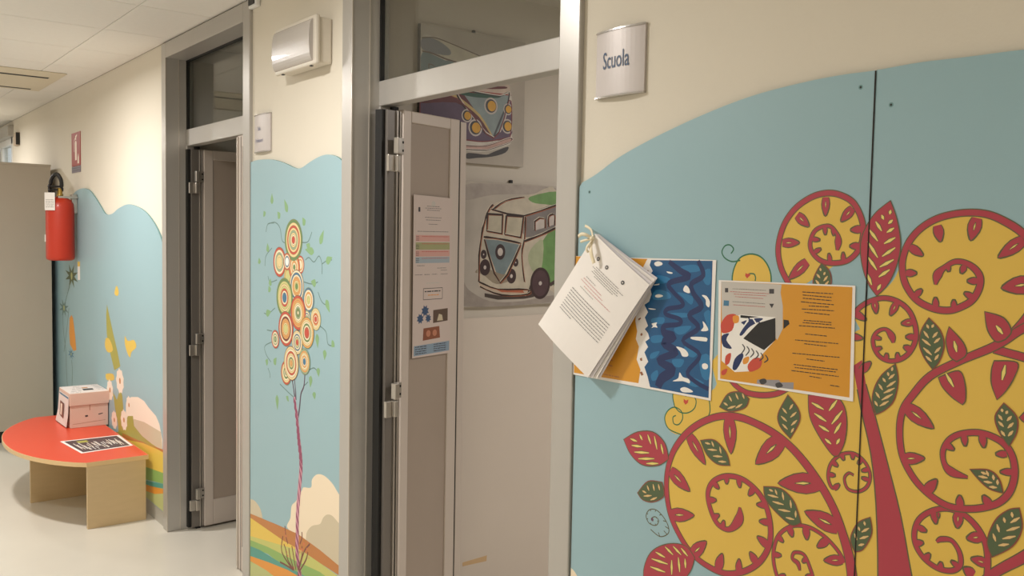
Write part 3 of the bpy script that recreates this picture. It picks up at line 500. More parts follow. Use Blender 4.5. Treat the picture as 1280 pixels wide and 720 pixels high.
 'm1_stem3': [(-6.9736,0.457),(-6.9556,0.5759),(-6.9777,0.6457)],
 'm1_stem4': [(-7.2249,0.6755),(-7.116,0.865),(-7.0438,1.0175)],
 'm1_bug': [(-7.0279,0.946),(-6.9629,0.9731),(-6.9197,0.9551),(-6.8624,0.8458),(-6.8242,0.7357),(-6.9115,0.7187),(-7.0237,0.757),(-7.0455,0.8424)],
 'm1_bloom': [(-6.9502,1.2543,0.089),(-7.2088,1.0051,0.0689),(-6.9885,0.6881,0.043)],
 'm1_tag': [(-6.7624,1.3303),(-6.6909,1.3331),(-6.6889,1.2389),(-6.7605,1.2353)],
 'm1_tagtop': [(-6.761,1.3639),(-6.6895,1.3663),(-6.6909,1.3331),(-6.7624,1.3303)],
 'p1_blue': [(-1.3465,1.5528),(-1.3505,1.5416),(-1.3413,1.529),(-1.349,1.5185),(-1.3411,1.5082),(-1.3481,1.4939),(-1.3425,1.478),(-1.3494,1.4613),(-1.363,1.4534),(-1.3517,1.4379),(-1.3607,1.4254),(-1.3505,1.4076),(-1.3597,1.3998),(-1.3499,1.3913),(-1.3451,1.3801),(-1.3574,1.3718),(-1.3488,1.3611),(-1.3591,1.3482),(-1.3469,1.3285),(-1.3579,1.3154),(-1.3476,1.2956),(-1.3392,1.2733),(-1.1762,1.2744),(-1.1771,1.5567)],
 'p1_orange': [(-1.5921,1.5539),(-1.358,1.5547),(-1.3689,1.5385),(-1.3761,1.524),(-1.3737,1.5015),(-1.3855,1.4609),(-1.3893,1.4148),(-1.3829,1.3924),(-1.3862,1.3749),(-1.3762,1.3587),(-1.3822,1.3293),(-1.3696,1.3079),(-1.3747,1.2768),(-1.589,1.2718)],
 'p1_wave': [[(-1.2944,1.5509,0.0086),(-1.2612,1.5324,0.0118),(-1.2387,1.521,0.0117),(-1.2927,1.5048,0.0103),(-1.28,1.4865,0.0085),(-1.2546,1.4679,0.0084),(-1.2571,1.4575,0.0084),(-1.2947,1.4492,0.0086),(-1.2991,1.4375,0.0086),(-1.2601,1.4303,0.0085),(-1.2615,1.4194,0.0085),(-1.303,1.4111,0.0104),(-1.3006,1.3962,0.0156),(-1.2763,1.3908,0.0171),(-1.3028,1.3744,0.0157),(-1.268,1.3586,0.0154),(-1.3166,1.3359,0.0123),(-1.2766,1.3199,0.0189),(-1.3059,1.2967,0.0192),(-1.3162,1.2767,0.0158)],[(-1.2151,1.5554,0.0083),(-1.2,1.5263,0.0098),(-1.2302,1.5072,0.01),(-1.2249,1.4877,0.01),(-1.2025,1.4615,0.0116),(-1.2344,1.4405,0.0101),(-1.2085,1.4162,0.01),(-1.2496,1.3855,0.0084),(-1.2029,1.3604,0.0083),(-1.2343,1.32,0.0084),(-1.2119,1.303,0.0083),(-1.1769,1.2927,0.0082)]],
 'p1_light': [[(-1.3267,1.5204),(-1.2901,1.5153),(-1.3077,1.5031),(-1.3385,1.506)],[(-1.2615,1.5413),(-1.2216,1.5473),(-1.2098,1.5346),(-1.2495,1.5307)],[(-1.3316,1.488),(-1.2949,1.4856),(-1.2884,1.4724),(-1.3371,1.4668)],[(-1.2682,1.4872),(-1.2275,1.4809),(-1.2296,1.463),(-1.2532,1.477)],[(-1.2872,1.4407),(-1.2403,1.4444),(-1.2429,1.4353),(-1.281,1.4344)],[(-1.3386,1.425),(-1.3049,1.4301),(-1.3074,1.4162),(-1.3383,1.4157)],[(-1.2741,1.4101),(-1.2279,1.4188),(-1.2444,1.4017),(-1.2647,1.3974)],[(-1.3402,1.3853),(-1.3095,1.3907),(-1.309,1.377),(-1.3366,1.3717)],[(-1.2406,1.3775),(-1.2088,1.3677),(-1.2196,1.3531),(-1.2428,1.3593)],[(-1.3389,1.3482),(-1.3143,1.3556),(-1.3261,1.3404),(-1.3415,1.3362)],[(-1.2041,1.5305),(-1.1824,1.5401),(-1.1812,1.5099),(-1.1949,1.5091)],[(-1.2027,1.3551),(-1.1781,1.3624),(-1.1762,1.3146),(-1.1956,1.3164)],[(-1.2774,1.3416),(-1.2452,1.3456),(-1.2533,1.3288),(-1.2709,1.3288)],[(-1.3371,1.3017),(-1.3189,1.3134),(-1.3182,1.295),(-1.3335,1.2882)],[(-1.2294,1.3117),(-1.1895,1.304),(-1.2115,1.292),(-1.2346,1.2976)],[(-1.1953,1.4481),(-1.179,1.4537),(-1.1783,1.4103),(-1.1891,1.4311)]],
 'p1_white': [[(-1.3358,1.5477),(-1.3248,1.5508),(-1.3136,1.5475),(-1.3153,1.5429),(-1.3287,1.5396),(-1.3362,1.543)],[(-1.3008,1.5298),(-1.2846,1.5283),(-1.2857,1.5255),(-1.2953,1.526)],[(-1.3312,1.4764),(-1.3202,1.4794),(-1.3085,1.4765),(-1.3199,1.4721),(-1.3298,1.4724)],[(-1.3364,1.4992),(-1.3211,1.5024),(-1.3222,1.4995),(-1.3345,1.4979)],[(-1.3501,1.4468),(-1.3301,1.4465),(-1.3313,1.445),(-1.3456,1.4444)],[(-1.2526,1.4918),(-1.2472,1.5028),(-1.2378,1.498),(-1.234,1.4884),(-1.2409,1.4871)],[(-1.2023,1.4847),(-1.1901,1.4842),(-1.1808,1.4731),(-1.1826,1.4612),(-1.1904,1.4659),(-1.192,1.4767)],[(-1.1979,1.4312),(-1.1888,1.4246),(-1.1828,1.4134),(-1.2016,1.4107),(-1.1952,1.4196)],[(-1.2258,1.3959),(-1.1878,1.3985),(-1.1848,1.3922),(-1.1902,1.3899),(-1.2239,1.3908)],[(-1.2678,1.3709),(-1.2461,1.3688),(-1.2342,1.3603),(-1.2356,1.3534),(-1.2495,1.3522),(-1.2557,1.3614)],[(-1.1955,1.3415),(-1.1884,1.345),(-1.1811,1.3424),(-1.1809,1.3359),(-1.1873,1.3324),(-1.1946,1.3341)],[(-1.2557,1.3172),(-1.2466,1.3085),(-1.2303,1.3062),(-1.2277,1.2977),(-1.2463,1.2995),(-1.2744,1.2955),(-1.2593,1.304)],[(-1.2526,1.2823),(-1.24,1.2878),(-1.2214,1.2838),(-1.2201,1.2796),(-1.2454,1.2762)],[(-1.34,1.4132),(-1.332,1.4158),(-1.324,1.4174),(-1.3263,1.4122),(-1.3224,1.4065),(-1.3317,1.4066),(-1.3397,1.404),(-1.3361,1.4089)]],
 'p1_seed': [[(-1.3644,1.5234),(-1.3551,1.5307),(-1.3531,1.5276),(-1.3605,1.5217)],[(-1.381,1.42),(-1.3735,1.4244),(-1.3721,1.4217),(-1.3783,1.4174)],[(-1.3733,1.3867),(-1.3684,1.3909),(-1.3656,1.3856),(-1.3706,1.3832)],[(-1.3726,1.3324),(-1.3663,1.3355),(-1.3648,1.3287),(-1.3699,1.3276)],[(-1.3715,1.3018),(-1.3651,1.3045),(-1.3598,1.2977),(-1.3661,1.2949)]],
 'p2_inner': [(-1.1535,1.5159),(-0.8642,1.5208),(-0.8613,1.3244),(-1.1483,1.3184)],
 'p2_grey': [[(-1.1535,1.5159),(-1.0105,1.5175),(-1.0123,1.5017),(-1.0063,1.4769),(-1.0044,1.434),(-1.0157,1.4112),(-1.0222,1.416),(-1.0217,1.4541),(-1.1032,1.4529),(-1.1483,1.4358)]],
 'p2_white': [[(-1.1483,1.4358),(-1.1032,1.4529),(-1.0217,1.4541),(-1.0199,1.4108),(-1.05,1.3782),(-1.0694,1.3443),(-1.1123,1.3367),(-1.146,1.3554)]],
 'p2_red': [[(-1.1501,1.4318),(-1.1356,1.4491),(-1.1147,1.452),(-1.1165,1.4386),(-1.1226,1.4191),(-1.1435,1.4114),(-1.15,1.4184)],[(-1.0811,1.3559),(-1.066,1.3708),(-1.0497,1.3701),(-1.0521,1.354),(-1.0716,1.3429),(-1.0797,1.3448)],[(-1.136,1.3662),(-1.1231,1.3734),(-1.1261,1.354),(-1.1362,1.3482)],[(-1.1452,1.3343),(-1.1312,1.3411),(-1.1345,1.33),(-1.1439,1.3264)]],
 'p2_orange': [[(-1.1215,1.4476),(-1.1077,1.4499),(-1.1072,1.4375),(-1.1186,1.4346)],[(-1.0928,1.3657),(-1.0795,1.3718),(-1.0812,1.3596),(-1.0924,1.3552)]],
 'p2_black': [[(-1.0217,1.453),(-1.0195,1.4108),(-1.0448,1.3884),(-1.0684,1.3965),(-1.0945,1.406),(-1.0601,1.4398)],[(-1.0035,1.4513),(-0.9923,1.4509),(-0.9899,1.4443),(-1.0027,1.4334)],[(-1.1032,1.4518),(-1.0584,1.4518),(-1.0893,1.4466),(-1.103,1.4465)]],
 'p2_navy': [[(-1.1004,1.4381),(-1.067,1.4485),(-1.0495,1.4481),(-1.0797,1.4307),(-1.097,1.4122),(-1.1039,1.4134),(-1.0932,1.4313)],[(-1.148,1.4052),(-1.1294,1.4127),(-1.1359,1.3987),(-1.1212,1.3832),(-1.1424,1.3846)],[(-1.1134,1.3632),(-1.0978,1.3764),(-1.093,1.3694),(-1.1079,1.343),(-1.1181,1.3428)]],
 'p2_strip': [[(-1.0576,1.3292),(-1.0082,1.3353),(-1.0051,1.3311),(-0.9762,1.3352),(-0.9764,1.3219),(-1.0097,1.3206),(-1.0595,1.3215)]],
 'p2_dot': [[(-1.0532,1.329),(-1.0403,1.3334),(-1.0365,1.3266),(-1.0476,1.321)],[(-1.0163,1.3269),(-1.0059,1.3309),(-0.9994,1.3247),(-1.0118,1.3196)]],
 'p2_sepia': [[(-1.1354,1.5035),(-1.1434,1.5031),(-1.1431,1.4943),(-1.1351,1.4948)],[(-1.0381,1.5073),(-1.027,1.508),(-1.0266,1.499),(-1.0377,1.4983)],[(-1.0369,1.479),(-1.0258,1.4798),(-1.0305,1.4708)]],
 'p2_blueicon': [[(-1.1453,1.4782),(-1.1321,1.4783),(-1.1326,1.4676),(-1.1458,1.4674)]],
 'p2_gtext': [[(-1.1246,1.5023),(-1.0453,1.5036),(-1.0452,1.5025),(-1.1246,1.5011)],[(-1.1236,1.4766),(-1.0463,1.4776),(-1.0463,1.4765),(-1.1236,1.4755)]],
 'p2_rtext': [[(-1.1305,1.4962),(-1.0385,1.4978),(-1.0385,1.4968),(-1.1304,1.4951)],[(-1.121,1.4919),(-1.0427,1.4932),(-1.0426,1.4921),(-1.1209,1.4908)],[(-1.1175,1.4869),(-1.0511,1.4875),(-1.0511,1.4865),(-1.1175,1.4857)],[(-1.1215,1.4703),(-1.0461,1.4718),(-1.0461,1.4707),(-1.1214,1.4692)]],
 'p2_text': [[(-0.9648,1.5053),(-0.9018,1.5058),(-0.9017,1.5041),(-0.9648,1.5035)],[(-0.9638,1.4997),(-0.9045,1.4991),(-0.9044,1.4974),(-0.9637,1.498)],[(-0.9635,1.4938),(-0.9042,1.4933),(-0.9042,1.4916),(-0.9635,1.492)],[(-0.9673,1.4869),(-0.899,1.4862),(-0.8989,1.4845),(-0.9672,1.4851)],[(-0.9502,1.4804),(-0.909,1.4814),(-0.9089,1.4797),(-0.9501,1.4786)],[(-0.9647,1.4737),(-0.8985,1.4753),(-0.8984,1.4736),(-0.9646,1.4719)],[(-0.9584,1.4678),(-0.9069,1.4675),(-0.9068,1.4658),(-0.9583,1.4661)],[(-0.9598,1.453),(-0.9025,1.4538),(-0.9024,1.4521),(-0.9597,1.4512)],[(-0.9616,1.4486),(-0.9023,1.4497),(-0.9022,1.448),(-0.9615,1.4468)],[(-0.9694,1.4422),(-0.8953,1.4442),(-0.8952,1.4425),(-0.9693,1.4405)],[(-0.9555,1.428),(-0.9105,1.4284),(-0.9104,1.4267),(-0.9554,1.4263)],[(-0.9763,1.4146),(-0.8873,1.4171),(-0.8872,1.4154),(-0.9762,1.4128)],[(-0.9567,1.4096),(-0.9097,1.4099),(-0.9096,1.4081),(-0.9566,1.4079)],[(-0.9814,1.3891),(-0.8836,1.3927),(-0.8835,1.391),(-0.9813,1.3874)],[(-0.9507,1.3818),(-0.9135,1.3822),(-0.9134,1.3804),(-0.9506,1.38)],[(-0.9776,1.3682),(-0.8863,1.3702),(-0.8863,1.3685),(-0.9775,1.3664)],[(-0.9749,1.3628),(-0.8899,1.3656),(-0.8898,1.3639),(-0.9748,1.3611)],[(-0.982,1.3562),(-0.8839,1.3582),(-0.8839,1.3565),(-0.9819,1.3544)],[(-0.9434,1.3507),(-0.9186,1.3503),(-0.9186,1.3486),(-0.9433,1.349)],[(-0.9001,1.3401),(-0.8809,1.3402),(-0.8808,1.3385),(-0.9001,1.3384)]],
 'p1_corners': [(-1.5936,1.5544),(-1.168,1.5587),(-1.1708,1.2695),(-1.5925,1.2673)],
 'p2_corners': [(-1.1603,1.5184),(-0.8588,1.5238),(-0.8542,1.3183),(-1.1541,1.3149)],
 'bk': [(-1.5062,1.6087),(-1.3243,1.5002),(-1.4997,1.2686),(-1.6829,1.3831)],
 'c1_corner': [(0.3806,2.3992),(0.8842,2.4042),(0.897,1.8916),(0.6021,1.8859)],
 'c2_corner': [(0.6037,1.8066),(1.0764,1.8203),(1.0907,1.317),(0.6132,1.3091)],
 'c1_body': [[(0.3857,2.3473),(0.4419,2.3557),(0.509,2.3465),(0.5724,2.3342),(0.6593,2.3159),(0.7097,2.2918),(0.7841,2.2523),(0.7835,2.2279),(0.8228,2.181),(0.8287,2.0781),(0.8292,1.9961),(0.8033,1.9694),(0.6881,1.9365),(0.6025,1.9356),(0.494,1.9484),(0.3653,1.9789),(0.3889,2.1361)]],
 'c1_roof': [[(0.3857,2.3473),(0.4419,2.3557),(0.509,2.3465),(0.5724,2.3342),(0.6593,2.3159),(0.6324,2.2947),(0.5469,2.2789),(0.4686,2.2897),(0.3864,2.2993)]],
 'c1_grey': [[(0.3877,2.3455),(0.442,2.3515),(0.5094,2.3252),(0.5176,2.3007),(0.4634,2.2953),(0.3884,2.3038)]],
 'c1_blue': [[(0.3886,2.2913),(0.4328,2.2911),(0.4946,2.2762),(0.5365,2.2732),(0.6345,2.1899),(0.39,2.1951)]],
 'c1_vee': [[(0.5536,2.1459),(0.6044,2.1724),(0.7575,2.1684),(0.8123,2.1799),(0.734,1.9965)]],
 'c1_green': [[(0.5279,2.1637),(0.6501,2.1724),(0.7573,2.1737),(0.7542,2.1599),(0.644,2.1506),(0.547,2.1555)]],
 'c1_white': [[(0.6041,2.1881),(0.7905,2.2234),(0.8137,2.1827),(0.7573,2.1737),(0.6044,2.1724)]],
 'c1_winred': [[(0.6794,2.1943),(0.784,2.2102),(0.7945,2.2022),(0.6962,2.1893)]],
 'c1_red': [[(0.6044,2.1751),(0.6965,2.1776),(0.8123,2.1799),(0.8124,2.1766),(0.6966,2.1696),(0.6045,2.1662)]],
 'c1_purple': [[(0.3514,2.1185),(0.5537,2.1355),(0.7341,1.9938),(0.8128,2.1582),(0.8273,2.0779),(0.8199,2.0062),(0.7006,1.9803),(0.6017,1.9777),(0.3532,1.988)]],
 'c1_maroon': [[(0.3568,2.1543),(0.5467,2.1711),(0.6317,2.1071),(0.7235,2.0144),(0.7203,2.0034),(0.6325,2.0702),(0.5477,2.1193),(0.3576,2.0991)]],
 'c1_yel': [[(0.5281,2.1534),(0.5729,2.1376),(0.6651,2.0839),(0.7256,2.0119),(0.7188,2.0097),(0.6587,2.0753),(0.5667,2.1265),(0.5219,2.145)]],
 'c1_bumper': [[(0.3652,1.984),(0.5063,1.9597),(0.6021,1.9567),(0.701,1.9643),(0.813,2.0029),(0.8203,1.9871),(0.7014,1.9455),(0.6024,1.9419),(0.5066,1.9416),(0.3655,1.9638)]],
 'c1_shadow': [[(0.6027,1.9251),(0.6419,1.9279),(0.7018,1.9268),(0.7353,1.9399),(0.8103,1.9672),(0.797,1.9417),(0.7289,1.9206),(0.6488,1.9097),(0.6031,1.904)]],
 'c1_lamp': [(0.7191,2.124,0.034),(0.6011,2.0735,0.026),(0.6431,2.0299,0.034),(0.8049,2.0497,0.03),(0.8068,2.1195,0.024)],
 'c1_strut': [[(0.8113,2.1662),(0.8142,2.161),(0.7375,1.9951),(0.7293,1.9961),(0.7663,2.0776)]],
 'c2_body': [[(0.7385,1.7273),(0.8113,1.7495),(0.9628,1.7819),(1.0845,1.7929),(1.0963,1.3788),(1.0478,1.3716),(0.943,1.3417),(0.8207,1.3451),(0.722,1.3711),(0.6736,1.3954),(0.67,1.4801),(0.6835,1.6106),(0.7011,1.68)]],
 'c2_green': [[(0.9321,1.7662),(1.0844,1.7954),(1.086,1.74),(1.0165,1.7375),(0.9482,1.7429)],[(1.01,1.5837),(1.0893,1.6256),(1.0956,1.4036),(1.0469,1.4044),(1.0029,1.4539),(0.9714,1.4542)]],
 'c2_palegreen': [[(0.948,1.5509),(1.01,1.5837),(1.0029,1.4539),(0.9611,1.4463),(0.9285,1.5027)]],
 'c2_slate': [[(0.9187,1.6862),(1.0861,1.7359),(1.0888,1.642),(0.9108,1.5945)]],
 'c2_pane': [[(0.7105,1.6879),(0.7881,1.6864),(0.785,1.6084),(0.7071,1.6187)],[(0.8079,1.6846),(0.8984,1.6817),(0.8853,1.5942),(0.7998,1.6063)]],
 'c2_sidepane': [[(0.9605,1.6714),(0.9917,1.6786),(1.016,1.6769),(1.0139,1.6364),(0.9648,1.625)],[(1.037,1.6855),(1.069,1.693),(1.0702,1.6514),(1.0382,1.6426)]],
 'c2_vee': [[(0.6964,1.5839),(0.766,1.5809),(0.8861,1.5624),(0.7817,1.405)]],
 'c2_bumper': [[(0.6733,1.4108),(0.7023,1.3948),(0.7705,1.3794),(0.8704,1.3716),(0.9266,1.3743),(0.9301,1.3582),(0.9015,1.3492),(0.7906,1.3577),(0.7123,1.3752),(0.6756,1.3938)]],
 'c2_red': [[(0.7607,1.378),(0.9009,1.3733),(0.9115,1.3602),(0.7905,1.3656)]],
 'c2_shadow': [[(0.7029,1.3638),(0.7908,1.3498),(0.9222,1.3463),(0.9417,1.3901),(0.9517,1.406),(0.9659,1.3411),(0.9122,1.3345),(0.7715,1.3347),(0.7032,1.3483)],[(1.0471,1.3962),(1.0952,1.4201),(1.0956,1.4036),(1.0583,1.3837)]],
 'c2_wheel': [(0.7798,1.5326,0.026,0.014),(0.7026,1.4691,0.027,0.007),(0.6948,1.5223,0.015,0.003),(0.8407,1.4317,0.025,0.007),(0.8625,1.4886,0.014,0.003)],
 'c2_tyre': [(0.9991,1.3987,0.056)],
 'c2_line': [[(0.7385,1.7273,0.0022),(0.7149,1.7034,0.0026),(0.6968,1.6569,0.0026),(0.6835,1.6106,0.0026),(0.6711,1.5184,0.0022),(0.6714,1.4108,0.0022)],[(0.7292,1.7078,0.0022),(0.8127,1.691,0.0022),(0.9034,1.6858,0.0026),(0.9856,1.7082,0.0026),(1.0861,1.7384,0.0026)],[(0.7105,1.6879,0.0033),(0.7881,1.6864,0.0033),(0.785,1.6084,0.0033),(0.7071,1.6187,0.0033),(0.7105,1.6879,0.0033)],[(0.8079,1.6846,0.0033),(0.8984,1.6817,0.0033),(0.8853,1.5942,0.0033),(0.7998,1.6063,0.0033),(0.8079,1.6846,0.0033)],[(0.6933,1.5938,0.0026),(0.7658,1.5886,0.0026),(0.8859,1.5704,0.0026)],[(0.6964,1.5839,0.0022),(0.7817,1.405,0.0031),(0.886,1.5648,0.0022)],[(0.9086,1.6819,0.0026),(0.9058,1.5905,0.0022),(0.8922,1.5187,0.0018),(0.9104,1.4068,0.0018)],[(0.9061,1.5785,0.0029),(0.9988,1.6078,0.0029),(1.0888,1.642,0.0029)],[(0.9617,1.6249,0.0022),(0.9607,1.6634,0.0022),(0.9864,1.6785,0.0022),(1.016,1.6769,0.0022),(1.0192,1.6365,0.0022)],[(1.0382,1.6426,0.0022),(1.037,1.6855,0.0022),(1.0689,1.6946,0.0022),(1.0724,1.6498,0.0022)],[(0.6733,1.4108,0.0022),(0.7705,1.3794,0.0022),(0.9266,1.3743,0.0022),(0.9302,1.3541,0.0022),(0.7907,1.3538,0.0022),(0.6785,1.3914,0.0022)],[(0.7342,1.7041,0.0022),(0.8016,1.7452,0.0018),(0.9014,1.7649,0.0013)]],
 'c1_line': [[(0.3857,2.3473,0.004),(0.4419,2.3557,0.004),(0.509,2.3465,0.004),(0.6593,2.3159,0.004)],[(0.3875,2.2974,0.0052),(0.4328,2.2953,0.0064),(0.4945,2.2826,0.0064),(0.5469,2.2768,0.0052)],[(0.4182,2.2533,0.004),(0.4195,2.2366,0.004)],[(0.4193,2.2526,0.004),(0.436,2.2514,0.0032),(0.4463,2.2443,0.0032)]],
 'leaf2': [(-0.0591,2.0338),(0.0004,2.0251),(0.3047,2.0249),(0.345,2.0237),(0.0375,1.9941),(0.2499,1.9896),(0.0421,1.9671)],
 'leaf2_low': [(-0.0101,0.4527),(0.0314,0.4406),(0.2726,0.3706),(0.3206,0.3567)],
 'pa': [(0.0545,1.7382),(0.2649,1.7337),(0.2669,1.4471),(0.0556,1.4469)],
 'pb': [(0.0556,1.4469),(0.2669,1.4471),(0.2641,1.1607),(0.0565,1.1608)],
}


# ------------------------------------------------------------------ the shell
CEIL = 2.565
Y0, Y1 = -2.2, 11.6                            # corridor length
XL = -2.3                                      # far side of the corridor
D1 = (3.63, 4.825)                             # outer edges of the two door frames along the wall
D2 = (1.592, 2.803)
WIN = (9.33, 10.7)
T = 0.12

def struct(name, lo, hi, m):
    o = box(name, lo, hi, m)
    o['kind'] = 'structure'
    return o

struct('floor', (XL - 0.1, Y0 - 0.1, -0.1), (5.2, Y1 + 0.1, 0), FLOOR)
wl = boxes('wall_right', [((0, Y0, 0), (T, D2[0], CEIL)), ((0, D2[0], 2.556), (T, D2[1], CEIL)), ((0, D2[1], 0), (T, D1[0], CEIL)),
                          ((0, D1[0], 2.556), (T, D1[1], CEIL)), ((0, D1[1], 0), (T, WIN[0], CEIL)), ((0, WIN[0], 0), (T, WIN[1], 0.9)),
                          ((0, WIN[0], 2.49), (T, WIN[1], CEIL)), ((0, WIN[1], 0), (T, Y1, CEIL))], WALL)
wl['kind'] = 'structure'
struct('wall_left', (XL - 0.1, Y0, 0), (XL, Y1, CEIL), mat('white_wall_paint', (240, 236, 228), 0.7, noise=0.02))
struct('wall_back', (XL - 0.1, Y0 - 0.1, 0), (T, Y0, CEIL), WALL)
struct('wall_end', (XL - 0.1, Y1, 0), (T, Y1 + 0.1, CEIL), WALL)
# rooms behind the doors
struct('wall_partition', (T, 2.95, 0), (5.0, 3.05, 2.66), ROOMWALL)
struct('wall_room_far', (T, 6.62, 0), (5.0, 6.72, 2.66), DARKROOM)
struct('wall_room_side', (5.0, -0.6, 0), (5.1, 6.72, 2.66), ROOMWALL)
struct('wall_room_near', (T, -0.7, 0), (5.0, -0.6, 2.66), ROOMWALL)
struct('wall_stub', (T, 4.88, 0), (0.62, 4.98, 2.6), DARKROOM)
rc = boxes('ceiling_room', [((T, -0.7, 2.58), (5.1, 2.95, 2.66)), ((T, 3.05, 2.58), (5.1, 6.72, 2.66))], ROOMWALL)
rc['kind'] = 'structure'
# lower enamel band on the partition
tr = box('trim_1', (T + 0.002, 2.942, 0), (5.0, 2.95, 1.262), mat('enamel_band', (220, 208, 196), 0.35, noise=0.04, nscale=2.5))
tr['kind'] = 'structure'

# suspended ceiling: a slab above, tiles below with open joints, rails showing in the joints
cl = struct('ceiling', (XL - 0.1, Y0 - 0.1, CEIL + 0.012), (T, Y1 + 0.1, CEIL + 0.1), TRIMW)
xs = [-2.3, -2.125, -1.525, -0.925, -0.325, 0.0]
ys = [Y0] + [4.09 + 0.6 * k for k in range(-10, 13)] + [Y1]
ys = [v for v in ys if Y0 <= v <= Y1]
CAS = (-1.13, -0.18, 6.19, 7.09)               # hole for the air conditioner
tcache = {}
for i in range(len(xs) - 1):
    for j in range(len(ys) - 1):
        x0, x1, y0, y1 = xs[i] + 0.0018, xs[i + 1] - 0.0018, ys[j] + 0.003, ys[j + 1] - 0.003
        key = (round(x1 - x0, 3), round(y1 - y0, 3))
        if y1 - y0 < 0.05:
            continue
        if key not in tcache:
            o = box('tile', (0, 0, 0), (x1 - x0, y1 - y0, 0.012), TILE, cl, bevel=0.002)
            tcache[key] = o
        else:
            o = bpy.data.objects.new('tile', tcache[key].data)
            link(o, cl)
        o.location = (x0, y0, CEIL)
bs = boxes('baseboard_right', [((-0.004, Y0, 0), (0, D2[0], 0.085)), ((-0.004, D2[1], 0), (0, D1[0], 0.085)), ((-0.004, D1[1], 0), (0, Y1, 0.085))], SKIRT)
bs['kind'] = 'structure'

# window far down the wall
w = setting('window_1', (0.06, 10.0, 0.9))
bm = bmesh.new()
for lo, hi in [((0, WIN[0], 0.9), (0.07, WIN[0] + 0.07, 2.42)), ((0, WIN[1] - 0.07, 0.9), (0.07, WIN[1], 2.42)), ((0, WIN[0], 2.36), (0.07, WIN[1], 2.42)), ((0, WIN[0], 0.9), (0.07, WIN[1], 0.97)), ((0.01, 9.98, 0.97), (0.06, 10.05, 2.36))]:
    bm_box(bm, lo, hi, None, 0.004)
from_bm('window_frame', bm, PVCW, w)
for a, b in ((WIN[0] + 0.07, 9.98), (10.05, WIN[1] - 0.07)):
    box('pane', (0.03, a, 0.97), (0.036, b, 2.36), GLASS, w)
box('shutter_box', (-0.05, WIN[0] - 0.06, 2.42), (0.1, WIN[1] + 0.05, 2.52), ALU, w, 0.004)
# backing outside is the open sky

# ------------------------------------------------------------------ door frames
def door_frame(idx, y0, y1, loc_y):
    d = setting('door_%d' % idx, (0.05, loc_y, 0))
    b = 0.075
    # posts and head: front flange, then the deep reveal
    for a0, a1, nm in ((y0, y0 + b, 'jamb'), (y1 - b, y1, 'jamb')):
        o = box(nm, (-0.014, a0, 0), (0.128, a1, 2.556), ALU, d, 0.003)
    box('head', (-0.014, y0 + b, 2.478), (0.128, y1 - b, 2.556), ALU, d, 0.003)
    box('transom_bar', (0.088, y0 + b, 2.037), (0.14, y1 - b, 2.122), ALU, d, 0.003)
    box('transom_glass', (0.108, y0 + b, 2.122), (0.114, y1 - b, 2.478), GLASS, d)
    g = 0.007
    boxes('gasket', [((0.09, y1 - b - g, 2.122), (0.106, y1 - b, 2.478)), ((0.09, y0 + b, 2.122), (0.106, y0 + b + g, 2.478)),
                     ((0.09, y0 + b, 2.471), (0.106, y1 - b, 2.478)), ((0.102, y0 + b, 2.122), (0.106, y1 - b, 2.126))], GASKET, d)
    # inner stop on the far jamb, with the bright bead
    boxes('door_stop', [((0.088, y1 - b - 0.012, 0), (0.128, y1 - b, 2.037)), ((0.088, y0 + b, 0), (0.128, y0 + b + 0.012, 2.037))], ALU, d, 0.002)
    box('seal', (0.128, y1 - b - 0.03, 0), (0.15, y1 - b + 0.01, 2.037), GASKET, d)
    boxes('bead', [((-0.016, y1 - b - 0.002, 0), (-0.012, y1 - b + 0.002, 2.48)), ((0.05, y1 - b - 0.003, 0), (0.054, y1 - b, 2.48))], ALUL, d)
    return d

def leaf(parent, fr, w, zt, zb, panel_m, pa, lip=0.0):
    """a panelled aluminium door leaf in a frame whose a = along the leaf, b = height, n = its visible face"""
    th = 0.045
    o = boxes('leaf', [((0, zb, -th), (pa[0], zt, 0)), ((pa[1], zb, -th), (w, zt, 0)), ((pa[0], pa[3], -th), (pa[1], zt, 0)), ((pa[0], zb, -th), (pa[1], pa[2], 0))], LEAFALU, parent, 0.003, fr)
    box('leaf_panel', (pa[0], pa[2], -th + 0.008), (pa[1], pa[3], -0.006), panel_m, o, 0, fr)
    if lip:
        box('lip', (w + 0.016, zb, -0.022), (w + lip + .010, zt - 0.004, -0.008), LEAFALU, o, 0.002, fr)
        box('edge_seal', (w, zb, -th + 0.002), (w + 0.016, zt - .004, -0.010), GASKET, o, 0, fr)
    return o

def hinge(parent, fr, z):
    bm = bmesh.new()
    bm_box(bm, (-0.052, z, 0.002), (-0.030, z + 0.056, 0.024), fr, 0.003)
    bm_box(bm, (-0.030, z, 0.0), (-0.004, z + 0.056, 0.008), fr, 0.002)
    bm_box(bm, (-0.082, z - 0.06, -0.002), (-0.054, z - 0.004, 0.01), fr, 0.002)
    bm_box(bm, (-0.054, z - 0.06, 0.002), (-0.034, z - 0.004, 0.024), fr, 0.003)
    h = from_bm('hinge', bm, STEEL, parent)
    bm = bmesh.new()
    for dz in (0.014, 0.042):
        bm_box(bm, (-0.016, z + dz - 0.004, 0.007), (-0.008, z + dz + 0.004, 0.0095), fr)
    from_bm('screw', bm, GASKET, h)
    return h

